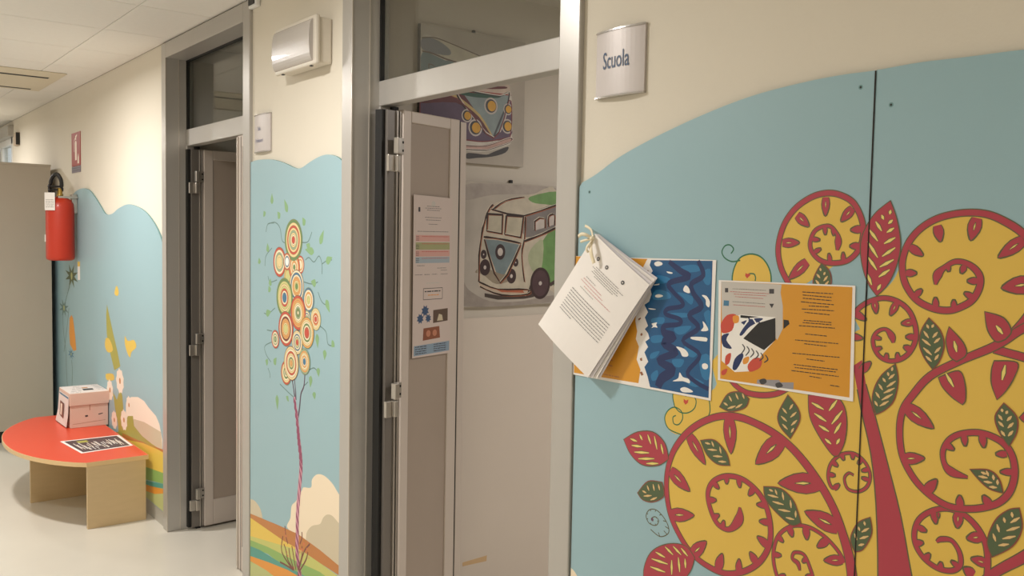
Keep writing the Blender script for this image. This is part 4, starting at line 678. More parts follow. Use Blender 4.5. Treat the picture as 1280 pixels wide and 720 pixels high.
d2 = door_frame(2, D2[0], D2[1], 2.2)
LF2 = Frame((0.148, 2.66, 0), (0.292, 0.085, 0))
lv = leaf(d2, LF2, 0.305, 2.025, 0.012, LEAFPANEL, (0.04, 0.252, 0.12, 1.985), 0.04)
PROFD = mat('profile_recess', (120, 114, 108), 0.4, 0.3)
def profiles(lf, fr):
    box('edge_profile', (-0.060, 0.012, -0.05), (0.0, 2.02, -0.018), PROFD, lf, 0.001, fr)
    box('edge_bead', (-0.020, 0.012, -0.018), (-0.015, 2.02, -0.010), STEEL, lf, 0.001, fr)
    box('edge_bead', (-0.008, 0.012, -0.018), (-0.004, 2.02, -0.008), STEEL, lf, 0.001, fr)
    box('edge_seal', (-0.076, 0.012, -0.06), (-0.060, 2.02, -0.03), GASKET, lf, 0, fr)
profiles(lv, LF2)
for z in (1.87, 1.03, 0.22):
    hinge(lv, LF2, z)
d1 = door_frame(1, D1[0], D1[1], 4.2)
LF1 = Frame((0.165, 4.70, 0), (0.70, 0.045, 0))
lv1 = leaf(d1, LF1, 0.69, 2.02, 0.012, LEAFPANEL, (0.05, 0.64, 0.15, 1.97), 0.03)
profiles(lv1, LF1)
for z in (1.85, 1.0, 0.17):
    hinge(lv1, LF1, z)
FX = Frame((0.094, 4.043, 0), (0, -1, 0))
fx = leaf(d1, FX, 0.343, 2.037, 0.004, LEAFPANEL, (0.05, 0.30, 0.12, 1.985))
box('edge_seal', (0.04, 0.004, -0.006), (0.044, 2.03, 0.001), GASKET, fx, 0, FX)
box('cover_strip', (0.0, 0.004, 0.0), (0.012, 2.03, 0.006), ALUL, fx, 0.001, FX)

# ------------------------------------------------------------------ murals
OL = P['outline']
def spiral_print(parent, key, w_out, f=WALLF, base=0.0, red=P['red'], layer=4):
    pr = Print(f, base)
    pts = smooth_line(DATA['sp_' + key], 6)
    thin = {'f': .6, 'g': .72, 'c': .85}.get(key, .9)
    pts = [(a, b, max(c * thin, 0.002)) for a, b, c in pts]
    pr.stroke(pts, None, layer, OL, extra=w_out)
    for t in DATA.get('teeth_' + key, []):
        bx_, by_, tx, ty, wd, slit = t
        wd *= 0.84
        dx, dy = tx - bx_, ty - by_
        d = math.hypot(dx, dy)
        ux, uy = dx / d, dy / d
        def shp(k, e):
            prof = [(0.08, .66), (.2, .86), (.38, 1.0), (.58, .88), (.78, .55), (.92, .22), (1.0, 0.02)]
            L = [(bx_ + ux * d * (q * (1 + e / d * 1.6)) - uy * (wd / 2 * h + e), by_ + uy * d * (q * (1 + e / d * 1.6)) + ux * (wd / 2 * h + e)) for q, h in prof]
            R_ = [(bx_ + ux * d * (q * (1 + e / d * 1.6)) + uy * (wd / 2 * h + e), by_ + uy * d * (q * (1 + e / d * 1.6)) - ux * (wd / 2 * h + e)) for q, h in prof]
            L[-1] = R_[-1] = (tx + ux * e, ty + uy * e)
            return L[:-1] + [L[-1]] + R_[:-1][::-1]
        pr.poly(shp(0, w_out), layer, OL)
        pr.poly(shp(0, 0.0), layer + 1, red)
        if slit:
            pr.stroke([(bx_ + ux * d * .25, by_ + uy * d * .25, wd * .05), (bx_ + ux * d * .42, by_ + uy * d * .42, wd * .24), (bx_ + ux * d * .62, by_ + uy * d * .62, wd * .03)], None, layer + 2, OL)
            pr.stroke([(bx_ + ux * d * .30, by_ + uy * d * .30, wd * .02), (bx_ + ux * d * .42, by_ + uy * d * .42, wd * .11), (bx_ + ux * d * .58, by_ + uy * d * .58, wd * .02)], None, layer + 3, P['slitc'])
    pr.stroke(pts, None, layer + 1, red)
    return pr.build('printed_spiral', parent)

def leaf_print(parent, pts, slits, kind, f=WALLF, base=0.0, layer=8):
    pr = Print(f, base)
    # keep the two ends of the leaf pointed
    far = max(range(len(pts)), key=lambda i: math.hypot(pts[i][0] - pts[0][0], pts[i][1] - pts[0][1]))
    out = smooth_line(pts[:far + 1], 5)[:-1] + smooth_line(list(pts[far:]) + [pts[0]], 5)[:-1]
    cx = sum(p[0] for p in out) / len(out); cy = sum(p[1] for p in out) / len(out)
    pr.poly(out, layer, P['outline'] if kind == 'r' else mat('print_leafrim', (140, 70, 58), 0.45))
    def shrink(k):
        r = []
        for x, y in out:
            d = math.hypot(x - cx, y - cy)
            q = max(0.2, (d - k) / d)
            r.append((cx + (x - cx) * q, cy + (y - cy) * q))
        return r
    pr.poly(shrink(0.0022), layer + 1, P['red'] if kind == 'r' else P['leafgreen'])
    for a, b, c, d in slits:
        m_ = ((a + c) / 2, (b + d) / 2)
        w = 0.0054 if kind == 'r' else 0.0046
        pr.stroke([(a, b, w * .7), (*m_, w * 1.6), (c, d, w * .7)], None, layer + 2, OL)
        pr.stroke([(a, b, w * .3), (*m_, w), (c, d, w * .3)], None, layer + 3, P['slitc'] if kind == 'r' else P['slitp'])
    return pr.build('printed_leaf', parent)

BT = 0.009                                     # thickness of the mural boards
# --- the tree of spirals beside the near door
m3 = thing('mural_panel', 'large blue mural board printed with a red and yellow spiral tree, beside the school sign', 'mural', (-0.004, 0.6, 0.085))
top = smooth_line(DATA['m3_top'], 5)
SEAM = -0.838
left = [p for p in top if p[0] < SEAM - 0.0015]
right = [p for p in top if p[0] > SEAM + 0.0015]
LEFT_E, RIGHT_E = -D2[0] + 0.006, right[-1][0]
zl = left[0][1]
prism('board', [(LEFT_E, 0.085), (SEAM - 0.0012, 0.085), (SEAM - 0.0012, left[-1][1])] + left[::-1] + [(LEFT_E, zl - 0.01)], WALLF, 0.0012, BT, BLUE, m3, BOARDEDGE)
prism('board', [(SEAM + 0.0012, 0.085), (RIGHT_E, 0.085)] + right[::-1] + [(SEAM + 0.0012, right[0][1])], WALLF, 0.0012, BT, BLUE, m3, BOARDEDGE)
pr = Print(WALLF, BT)
yl = smooth_line(DATA['m3_yellow'], 3, True)
pr.poly(yl, 1, OL)
cxy = (sum(p[0] for p in yl) / len(yl), sum(p[1] for p in yl) / len(yl))
pr.poly(yl, 2, P['yellow'])
pr.build('printed_canopy', m3)
pr = Print(WALLF, BT)
pr.poly(smooth_line([p[:2] for p in DATA['sp_a'][10:]], 4), 2, P['yellow'])
pr.build('printed_canopy', m3)
pr = Print(WALLF, BT)
tk = DATA['trunk']
pr.poly(tk, 3, P['red'])
for seg in (tk[2:10], tk[10:]):
    pr.stroke(smooth_line(seg, 3), 0.0026, 4, OL)
pr.build('printed_trunk', m3)
for k, lay in (('i', 3.6), ('f', 4.2), ('g', 4.8), ('h', 5.4), ('j', 6.0), ('e2', 6.6), ('a', 7.2), ('b', 7.8), ('c', 8.4), ('d', 9.0), ('e', 9.6)):
    spiral_print(m3, k, 0.0018, base=BT, layer=lay)
for kind in 'rg':
    for i, (pts, sl) in enumerate(zip(DATA['leaf_' + kind], DATA['slit_' + kind])):
        leaf_print(m3, pts, sl, kind, base=BT, layer=(13.5 if kind == 'r' else 14.5) + i * .03)
pr = Print(WALLF, BT)
pr.poly(DATA['dome'], 1, P['yellow'])
pr.stroke(smooth_line(DATA['dome'], 4), 0.003, 2, P['greenline'])
pr.stroke(smooth_line(DATA['dome_tendril'], 6), 0.0028, 2, P['greenline'])
pr.poly(DATA['dome_heart'], 2, P['c_r'])
pr.stroke(smooth_line(DATA['dome_curl'], 5), 0.0026, 3, P['greenline'])
pr.build('printed_tendril', m3)
pr = Print(WALLF, BT)
pr.poly(smooth_line(DATA['curl_fill'], 3, True), 2.5, P['yellow'])
for k in 'abcd':
    pr.stroke(smooth_line(DATA['curl_' + k], 5), 0.0026, 3.5, P['greenline'])
pr.poly(DATA['curl_heart'], 3.5, P['c_r'])
pr.build('printed_tendril', m3)
pr = Print(WALLF, BT)
bc = smooth_line(DATA['bluecurl'], 5)
pr.stroke(bc, 0.0022, 2, OL)
for i in range(12, len(bc) - 2, 4):
    x, y = bc[i][:2]
    qx, qy = bc[6][:2]
    pr.stroke([(x, y), (x + (qx - x) * .22, y + (qy - y) * .22)], 0.002, 2.2, OL)
pr.disc(bc[3][0], bc[3][1], 0.004, 2.4, P['c_u'], 12)
pr.build('printed_curl', m3)
pr = Print(WALLF, BT)
hz = [(LEFT_E, DATA['hill3'][0][1]), (-1.557, 0.772), (-1.45, 0.66), (-1.3, 0.58), (-1.0, 0.52), (-0.6, 0.40), (0.0, 0.30), (RIGHT_E, 0.28)]
pr.poly(smooth_line(hz, 4) + [(RIGHT_E, 0.086), (LEFT_E, 0.086)], 1.5, P['cream'])
for dz, m_ in ((0.10, P['brown']), (0.17, P['sun']), (0.26, P['green']), (0.33, P['teal']), (0.37, P['orange']), (0.42, P['pale'])):
    pr.poly([(LEFT_E, 0.45 - dz * .9 + 0.1)] + [(-1.2, 0.44 - dz * .9 + 0.02), (-0.6, 0.40 - dz * .8), (RIGHT_E, 0.34 - dz * .6)] + [(RIGHT_E, 0.086), (LEFT_E, 0.086)], 1.6 + dz * 2, m_)
pr.build('printed_hills', m3)
pr = Print(WALLF, BT)
pr.poly([(SEAM - 0.0013, 0.086), (SEAM + 0.0013, 0.086), (SEAM + 0.0013, left[-1][1] - 0.001), (SEAM - 0.0013, left[-1][1] - 0.001)], 20, mat('joint_shadow_gap', (36, 24, 20), 0.8))
pr.build('joint', m3)
for x, y in [p[:2] for p in DATA['screws3']]:
    pr = Print(WALLF, BT)
    pr.disc(x, y, 0.0042, 5, BOARDEDGE, 14)
    pr.disc(x, y, 0.0021, 6, P['black'], 12)
    pr.build('screw', m3)

# --- the small tree of rings between the doors
def clip(pts, lo, hi):
    """cut a polygon to lo <= a <= hi"""
    for s, lim in ((1, lo), (-1, -hi)):
        out = []
        for i, p in enumerate(pts):
            q = pts[(i + 1) % len(pts)]
            ip, iq = s * p[0] >= lim, s * q[0] >= lim
            if ip:
                out.append(p)
            if ip != iq:
                t = (lim / s - p[0]) / (q[0] - p[0])
                out.append((lim / s, p[1] + t * (q[1] - p[1])))
        pts = out
    return pts

m2 = thing('mural_panel', 'narrow blue mural board printed with a tree of coloured rings, between the two doorways', 'mural', (-0.004, 3.2, 0.085))
L2, R2 = -D1[0] + 0.003, -D2[1] - 0.003
t2 = [p for p in smooth_line(DATA['m2_top'], 5) if L2 < p[0] < R2]
prism('board', [(L2, 0.085), (R2, 0.085), (R2, t2[-1][1])] + t2[::-1] + [(L2, t2[0][1])], WALLF, 0.0012, BT, BLUE, m2, BOARDEDGE)
def area2(name, items, parent, lo, hi):
    pr = Print(WALLF, BT)
    for key, lay, m_ in items:
        q = [(max(lo, min(hi, p[0])), max(0.088, p[1])) for p in clip([a[:2] for a in DATA[key]], lo, hi)]
        if len(q) > 2:
            pr.poly(q, lay, m_)
    return pr.build(name, parent)
for k in ('m2_cloud', 'm2_cloud2', 'm2_cloud3'):
    DATA[k] = [DATA[k][0]] + smooth_line(DATA[k][1:], 4)
area2('printed_cloud', [('m2_cloud', 1, P['cream'])], m2, L2, R2)
area2('printed_cloud', [('m2_cloud2', 2, P['beige'])], m2, L2, R2)
area2('printed_cloud', [('m2_cloud3', 1, P['beige'])], m2, L2, R2)
lowf = [(L2, 0.30), (R2, 0.12), (R2, 0.088), (L2, 0.088)]
pr = Print(WALLF, BT); pr.poly(lowf, 2.5, P['pale']); pr.build('printed_field', m2)
area2('printed_hills', [('m2_pale', 3, P['pale']), ('m2_yellow', 3.2, P['sun']), ('m2_lime', 3.6, P['lime']), ('m2_green', 4, P['green']), ('m2_teal', 4.4, P['teal']), ('m2_orange', 4.8, P['orange']), ('m2_brown', 5.2, P['brown'])], m2, L2, R2)
for v in DATA['m2_vine']:
    pr = Print(WALLF, BT); pr.stroke(smooth_line(v, 5), 0.0042, 2, P['vine']); pr.build('printed_vine', m2)
for a, b, c, d in DATA['m2_leaf']:
    pr = Print(WALLF, BT)
    w_ = max(0.030, 0.5 * math.hypot(c - a, d - b))
    pr.stroke(smooth_line([(a, b, 0.006), (a * .6 + c * .4, b * .6 + d * .4, w_), (c + (c - a) * .25, d + (d - b) * .25, 0.002)], 4), None, 3, P['leaflet'])
    pr.build('printed_leaf', m2)
pr = Print(WALLF, BT)
for v in DATA['m2_branch']:
    pr.stroke([(a, b, c * 1.7) for a, b, c in smooth_line(v, 4)], None, 6, P['stalk'])
tkp = [(a, b, c * 1.85) for a, b, c in smooth_line(DATA['m2_trunk'], 6)]
pr.stroke(tkp, None, 6.5, P['pink'])
for i in range(0, len(tkp) - 3, 3):
    a, b = tkp[i], tkp[i + 3]
    pr.poly([(a[0] - a[2] * .5, a[1]), (a[0] - a[2] * .5, a[1] - 0.02), (b[0] + b[2] * .5, b[1] - 0.018), (b[0] + b[2] * .5, b[1] + 0.004)], 7, P['purple'])
pr.build('printed_trunk', m2)
for i, (x, y, r, cs) in enumerate(DATA['circ']):
    pr = Print(WALLF, BT)
    n = len(cs)
    fr_ = [1.0, .86, .72, .60, .48, .36, .26, .18, .1] if n > 6 else [1.0, .84, .66, .50, .34, .20]
    pr.disc(x, y, r * 1.05, 8 + i * 1.2, P['c_g'] if i % 2 else P['c_d'], 32)
    for j, ch in enumerate(cs):
        pr.disc(x, y, r * (fr_[j] + .022), 8 + i * 1.2 + (j + 1) * .12, mat('print_ringline', (150, 128, 92), 0.45), 32)
        pr.disc(x, y, r * fr_[j], 8 + i * 1.2 + (j + 1) * .12 + .06, P['c_' + ch], 32)
    pr.build('printed_ring', m2)
for v in DATA['m2_grass']:
    pr = Print(WALLF, BT); pr.stroke(smooth_line(v, 4), 0.0075, 7.5, P['grass']); pr.build('printed_grass', m2)
for x, y, r in DATA['m2_bloom']:
    pr = Print(WALLF, BT)
    pr.poly([(x + r * (1.2 if k % 2 else .6) * math.cos(k * .6283 + x * 50), y + r * (1.2 if k % 2 else .6) * math.sin(k * .6283 + x * 50)) for k in range(10)], 7.8, P['bloom'])
    pr.build('printed_flower', m2)

# --- the meadow behind the red table
m1 = thing('mural_panel', 'blue wavy-topped mural board printed with daisies and hills, behind the red table', 'mural', (-0.004, 6.2, 0.085))
t1 = smooth_line(DATA['m1_top'], 4)
R1 = -D1[1] - 0.003
t1 = [p for p in t1 if p[0] < R1]
prism('board', [(t1[0][0], 0.085), (R1, 0.085), (R1, t1[-1][1])] + t1[::-1], WALLF, 0.0012, BT, BLUE, m1, BOARDEDGE)
lo1 = t1[0][0]
area2('printed_cloud', [('m1_cloud', 1, P['petal'])], m1, lo1, R1)
area2('printed_cloud', [('m1_cloud2', 2, P['beige'])], m1, lo1, R1)
area2('printed_hills', [('m1_pale', 3, P['pale']), ('m1_olive', 3.1, P['olive']), ('m1_orange', 3.4, P['sun']), ('m1_green', 3.8, P['green']), ('m1_teal', 4.2, P['teal']), ('m1_brown', 4.4, P['brown']), ('m1_orange2', 4.6, P['orange'])], m1, lo1, R1)
pr = Print(WALLF, BT); pr.poly(DATA['m1_blade'], 5, P['olive']); pr.poly(DATA['m1_stem'], 5, P['olive']); pr.build('printed_grass', m1)
for v in DATA['m1_yel']:
    pr = Print(WALLF, BT); pr.poly(smooth_line(v, 3, True), 5.6, P['sun']); pr.build('printed_blossom', m1)
for x, y, r in DATA['m1_flower']:
    pr = Print(WALLF, BT)
    pr.poly([(x + r * 1.25 * (1.0 if k % 2 else .86) * math.cos(k * .3491), y + r * 1.1 * (1.0 if k % 2 else .86) * math.sin(k * .3491)) for k in range(18)], 6, P['petal'])
    pr.disc(x, y, r * .26, 6.5, P['core'], 16)
    pr.build('printed_daisy', m1)
pr = Print(WALLF, BT)
for k in ('m1_stem2', 'm1_stem3', 'm1_stem4'):
    pr.stroke(smooth_line(DATA[k], 4), 0.012, 2, P['vine'])
pr.build('printed_stem', m1)
pr = Print(WALLF, BT); pr.poly(DATA['m1_bug'], 3, P['orange']); pr.build('printed_butterfly', m1)
for i, (x, y, r) in enumerate(DATA['m1_bloom']):
    pr = Print(WALLF, BT)
    pr.poly([(x + r * 2.4 * (1.0 if k % 2 else .4) * math.cos(k * .3927), y + r * (1.0 if k % 2 else .4) * math.sin(k * .3927)) for k in range(16)], 3, (P['leafgreen'], P['vine'], P['c_b'])[i])
    pr.disc(x, y, r * .3, 3.5, P['pale'], 12)
    pr.build('printed_flower', m1)
pr = Print(WALLF, BT); pr.poly(DATA['m1_tag'], 4, P['white']); pr.poly(DATA['m1_tagtop'], 4, P['sun']); pr.build('printed_bee', m1)

# ------------------------------------------------------------------ papers on the big mural
PAPER = mat('white_paper', (238, 232, 226), 0.55)
rnd = random.Random(3)
def quad_thing(name, label, cat, pts, c0, th, m, loc, group=None):
    o = prism(name, pts, WALLF, c0, c0 + th, m, None)
    return o

p1c = DATA['p1_corners']
p1 = thing('poster', 'landscape poster of dark blue waves and orange sand pinned on the blue mural', 'poster', (-BT - 0.003, 1.38, 1.268))
prism('sheet', p1c, WALLF, BT + 0.0014, BT + 0.0018, PAPER, p1)
pr = Print(WALLF, BT + 0.0018)
pr.poly(DATA['p1_orange'], 1, P['amber'])
pr.poly(DATA['p1_blue'], 1, P['midblue'])
for v in DATA['p1_light']:
    pr.poly(smooth_line(v, 3, True), 2, P['lightblue'])
for v in DATA['p1_wave']:
    pr.stroke(smooth_line([(a, b, c * 1.15) for a, b, c in v], 5), None, 3, P['navy'])
for v in DATA['p1_white']:
    pr.poly(smooth_line(v, 3, True), 4, P['white'])
for v in DATA['p1_seed']:
    pr.poly(v, 4, P['seed'])
q = p1c[3]
for i in range(4):
    pr.lines(q[0] + 0.08, q[0] + 0.135, q[1] + 0.075 - i * 0.013, 0.003, 2, P['brown'], rnd)
pr.lines(q[0] + 0.05, q[0] + 0.16, q[1] + 0.013, 0.003, 2, P['brown'], rnd)
pr.build('artwork', p1)

p2 = thing('poster', 'orange invitation sheet with lines of text and black and red brushwork on the mural', 'poster', (-BT - 0.003, 1.0, 1.315))
prism('sheet', DATA['p2_corners'], WALLF, BT + 0.0014, BT + 0.0018, PAPER, p2)
pr = Print(WALLF, BT + 0.0018)
pr.poly(DATA['p2_inner'], 1, P['amber'])
for k, lay, m_ in (('grey', 2, P['grey']), ('white', 3, P['white']), ('red', 4, P['c_r']), ('orange', 4.2, P['orange']), ('navy', 4.4, P['navy']), ('black', 5, P['black']),
                   ('strip', 3, P['stripgrey']), ('dot', 4, P['ink']), ('sepia', 3, P['ink']), ('blueicon', 3, P['c_b'])):
    for v in DATA['p2_' + k]:
        pr.poly(smooth_line(v, 3, True) if k in ('red', 'orange', 'navy', 'dot') else v, lay, m_)
# brush scribbles on the white ground
bxs = DATA['p2_black'][0]
cx_, cy_ = bxs[3][:2]
for k in range(6):
    a = -1.14 + k * 0.010
    pr.stroke(smooth_line([(cx_ - 0.028 + k * .011, cy_ - 0.002 - k * .003, .002), (cx_ - 0.022 + k * .011, cy_ - 0.010 - k * .003, .0028), (cx_ - 0.030 + k * .011, cy_ - 0.022 - k * .002, .002)], 4), None, 5, P['ink'])
for k in range(5):
    pr.stroke([(-1.098 + k * .012, 1.452 - k * .002, .003), (-1.085 + k * .012, 1.442 - k * .004, .005), (-1.098 + k * .010, 1.425, .002)], None, 4.6, P['navy'] if k % 2 else P['white'])
pr.build('artwork', p2)
pr = Print(WALLF, BT + 0.0018)
for k, m_ in (('text', P['text']), ('rtext', P['rtext']), ('gtext', P['gtext'])):
    for v in DATA['p2_' + k]:
        (x0, y0), (x1, y1) = v[0][:2], v[1][:2]
        pr.lines(x0, x1, y0, 0.0016 if k == 'text' else 0.0010, 6, m_, rnd, (y1 - y0) / (x1 - x0))
pr.build('text_block', p2)

# the stapled sheets hanging by a ribbon, turned on one corner
A, B_, C_, D_ = [Vector(WALLF.p(p[0], p[1], 0)) for p in DATA['bk']]
A.x, B_.x, C_.x, D_.x = -0.030, -0.034, -0.046, -0.044
bk = thing('booklet', 'white printed sheets hanging askew from a cream ribbon over the blue wave poster', 'booklet', (-0.03, 1.5, 1.27))
def sheet(name, off, rot, bulge, m):
    """a gently curved sheet with real thickness"""
    n = 10
    V, F = [], []
    e1, e2 = (B_ - A), (D_ - A)
    nr = e2.cross(e1).normalized()
    if nr.x > 0:
        nr = -nr
    R_ = Matrix.Rotation(rot, 3, nr)
    for side in (0, 1):
        for j in range(n + 1):
            for i in range(n + 1):
                s, t = i / n, j / n
                p = A + R_ @ (e1 * s + e2 * t)
                h = bulge * (math.sin(s * 2.6) * 0.006 + t * t * 0.004 * math.cos(s * 3)) + off + side * 0.0003
                V.append(p + nr * h)
    k = (n + 1) ** 2
    for j in range(n):
        for i in range(n):
            a = j * (n + 1) + i
            F.append((k + a, k + a + 1, k + a + n + 2, k + a + n + 1))
            F.append((a + n + 1, a + n + 2, a + 1, a))
    rim = list(range(n + 1)) + [(j + 1) * (n + 1) + n for j in range(n)] + [n * (n + 1) + i for i in range(n - 1, -1, -1)] + [j * (n + 1) for j in range(n - 1, 0, -1)]
    for i in range(len(rim)):
        a, b = rim[i], rim[(i + 1) % len(rim)]
        F.append((a, b, k + b, k + a))
    return mk(name, V, F, m, bk, smooth=False), nr
PAPER2 = mat('second_sheet_paper', (226, 220, 222), 0.6)
sheet('sheet', -0.012, 0.085, 0.6, PAPER2)
sheet('sheet', -0.008, 0.065, 0.8, PAPER)
sheet('sheet', -0.004, 0.03, 0.9, PAPER2)
top_sheet, nr = sheet('sheet', 0.0, 0.0, 1.0, PAPER)
class SheetFrame:
    """draws on the curved top sheet: a = along its short edge, b = down its long edge"""
    def p(s, a, b, c=0.0):
        e1, e2 = (B_ - A), (D_ - A)
        s_, t_ = a / e1.length, b / e2.length
        h = (math.sin(s_ * 2.6) * 0.006 + t_ * t_ * 0.004 * math.cos(s_ * 3)) + 0.0005
        return A + e1 * s_ + e2 * t_ + nr * (h + c)
def sheet_text(prn, a0, a1, b, h, m):
    a = a0
    while a < a1:
        e = min(a1, a + rnd.uniform(2, 7) * h)
        prn.poly([(a, b), (e, b), (e, b + h), (a, b + h)], 1, m)
        a = e + h * .9
LW, LH = (B_ - A).length, (D_ - A).length
pr = Print(SheetFrame(), 0.0004)
for i, (a0, a1) in enumerate([(.06, .15), (.05, .17), (.06, .155), (.055, .16), (.07, .145)]):
    sheet_text(pr, a0, a1, .058 + i * .0052, .0013, P['gtext'])
for i, (a0, a1) in enumerate([(.05, .09), (.045, .12), (.04, .13), (.06, .165), (.05, .105)]):
    sheet_text(pr, a0, a1, .094 + i * .0075, .0011, P['gtext'] if i in (0, 4) else P['rtext'])
for i in range(9):
    sheet_text(pr, .030, .185 if i < 8 else .08, .142 + i * .0078, .0014, P['ink'])
for a in (.052, .088, .150):
    pr.disc(a, .040, .0052, 1, P['ink'], 12)
    pr.disc(a, .040, .0024, 2, P['grey'], 8)
pr.build('text_block', bk)
RIB = mat('cream_ribbon', (236, 222, 190), 0.4)
K = A + nr * 0.006 + Vector((0, 0, -0.012))
def ribbon(pts, w, parent):
    pts = smooth_line([tuple(K + Vector(p)) for p in pts], 6)
    V, F = [], []
    for i, p in enumerate(pts):
        a = Vector(pts[max(0, i - 1)]); b = Vector(pts[min(len(pts) - 1, i + 1)])
        sd = (b - a).cross(nr).normalized() * w / 2
        V += [Vector(p) - sd, Vector(p) + sd, Vector(p) + sd + nr * .0008, Vector(p) - sd + nr * .0008]
    for i in range(len(pts) - 1):
        for k in range(4):
            k2 = (k + 1) % 4
            F.append((4 * i + k, 4 * i + 4 + k, 4 * i + 4 + k2, 4 * i + k2))
    F += [(0, 1, 2, 3), tuple(4 * (len(pts) - 1) + k for k in (3, 2, 1, 0))]
    return mk('ribbon', V, F, RIB, parent, smooth=True)
ribbon([(0, 0, 0), (-.012, -.006, -.018), (-.016, -.012, -.034), (-.014, -.020, -.056)], .010, bk)
ribbon([(0, 0, 0), (-.014, -.002, -.012), (-.016, .004, -.024), (-.012, .002, -.032)], .007, bk)
ribbon([(0, 0, 0), (-.010, .012, .008), (-.012, .026, .010), (-.010, .040, .004)], .008, bk)
ribbon([(0, 0, 0), (-.006, .020, -.004), (-.008, .034, -.008)], .006, bk)
ribbon([(0, 0, 0), (.006, .012, .018), (.012, .030, .026), (.018, .048, .030)], .006, bk)
bm = bmesh.new()
bmesh.ops.create_icosphere(bm, subdivisions=2, radius=0.006, matrix=Matrix.Translation(K + nr * .003))
from_bm('knot', bm, RIB, bk, True)

# ------------------------------------------------------------------ signs
SIGN = mat('brushed_sign', (196, 188, 184), 0.42, 0.2, noise=0.03, nscale=60, stretch=(1, 1, .03))
SIGNINK = mat('sign_ink', (72, 90, 118), 0.5)
SIGNEND = mat('sign_end_chrome', (190, 186, 182), 0.2, 0.8)
def door_sign(label, yl, yr, z0, z1, lines, ink=SIGNINK):
    """curved aluminium door plate; yl is the left (far) edge seen from the corridor"""
    t = thing('door_sign', label, 'sign', (0, (yl + yr) / 2, z0), 'room signs beside the doors')
    n = 12
    w_ = yl - yr
    V, F = [], []
    for zz in (z0, z1):
        for i in range(n + 1):
            a = i / n
            d = 0.006 + 0.010 * math.sin(math.pi * a) ** 0.9
            V.append((-d, yl - w_ * a, zz))
        for i in range(n + 1):
            a = 1 - i / n
            V.append((-0.001, yl - w_ * a, zz))
    k = 2 * (n + 1)
    for i in range(k):
        j = (i + 1) % k
        F.append((i, j, k + j, k + i))
    F.append(tuple(range(k - 1, -1, -1)))
    F.append(tuple(k + i for i in range(k)))
    o = mk('plate', V, F, SIGN, t)
    for p_ in o.data.polygons:
        p_.use_smooth = False
    for zz, hgt in ((z0 - 0.002, 0.004), (z1 - 0.002, 0.004)):
        V, F = [], []
        for q in (zz, zz + hgt):
            for i in range(n + 1):
                a = i / n
                V.append((-(0.008 + 0.010 * math.sin(math.pi * a) ** 0.9), yl + .001 - (w_ + .002) * a, q))
            for i in range(n + 1):
                a = 1 - i / n
                V.append((-0.0005, yl + .001 - (w_ + .002) * a, q))
        F = [(i, (i + 1) % k, k + (i + 1) % k, k + i) for i in range(k)] + [tuple(range(k - 1, -1, -1)), tuple(k + i for i in range(k))]
        mk('end_cap', V, F, SIGNEND, t)
    for body, a, b, size, xsc in lines:
        f = Frame((0, yl, 0), (0, -1, 0))
        o = text_mesh('lettering', body, f, a, b, size, ink, t, 0.0, xsc, 0.0, 0.0004)
        for v in o.data.vertices:               # wrap the letters round the plate
            aa = min(1, max(0, (yl - v.co.y) / w_))
            v.co.x = -(0.006 + 0.010 * math.sin(math.pi * aa) ** 0.9) - 0.0008
    return t
door_sign('silver door sign reading Scuola, right of the near doorway', 1.541, 1.387, 1.923, 2.072, [('Scuola', 0.028, 1.986, 0.054, 0.62)])
door_sign('silver door sign with two faint lines, between the far doorway and the emergency lamp', 3.592, 3.432, 1.923, 2.074, [('Sala', 0.055, 2.010, 0.022, 0.9), ('Professori', 0.026, 1.962, 0.022, 0.9)], mat('sign_ink_faint', (128, 126, 150), 0.5))

# fire extinguisher sign
fs = thing('fire_sign', 'small red fire extinguisher sign high on the cream wall', 'sign', (0, 6.80, 2.0))
FR = mat('sign_red', (158, 44, 32), 0.45)
box('plate', (-0.004, 6.675, 2.03), (-0.0005, 6.935, 2.262), FR, fs)
box('caption_plate', (-0.004, 6.675, 1.985), (-0.0005, 6.935, 2.028), mat('caption_grey', (120, 108, 118), 0.5), fs)
pr = Print(WALLF, 0.004)
o = -6.805
pr.poly([(o - .025, 2.07), (o + .025, 2.07), (o + .025, 2.19), (o + .012, 2.205), (o - .012, 2.205), (o - .025, 2.19)], 1, P['petal'])
pr.poly([(o - .014, 2.21), (o + .014, 2.21), (o + .014, 2.225), (o + .04, 2.24), (o + .04, 2.248), (o - .014, 2.238)], 1, P['petal'])
pr.stroke(smooth_line([(o - .014, 2.225), (o - .05, 2.20), (o - .052, 2.13)], 5), .008, 1, P['petal'])
pr.poly([(o + .05, 2.045), (o + .09, 2.045), (o + .085, 2.09), (o + .07, 2.115), (o + .055, 2.085)], 1, P['petal'])
for i in range(2):
    pr.lines(o - .11, o + .11, 2.012 - i * .016, .006, 1, P['ink'], rnd)
pr.build('pictogram', fs)

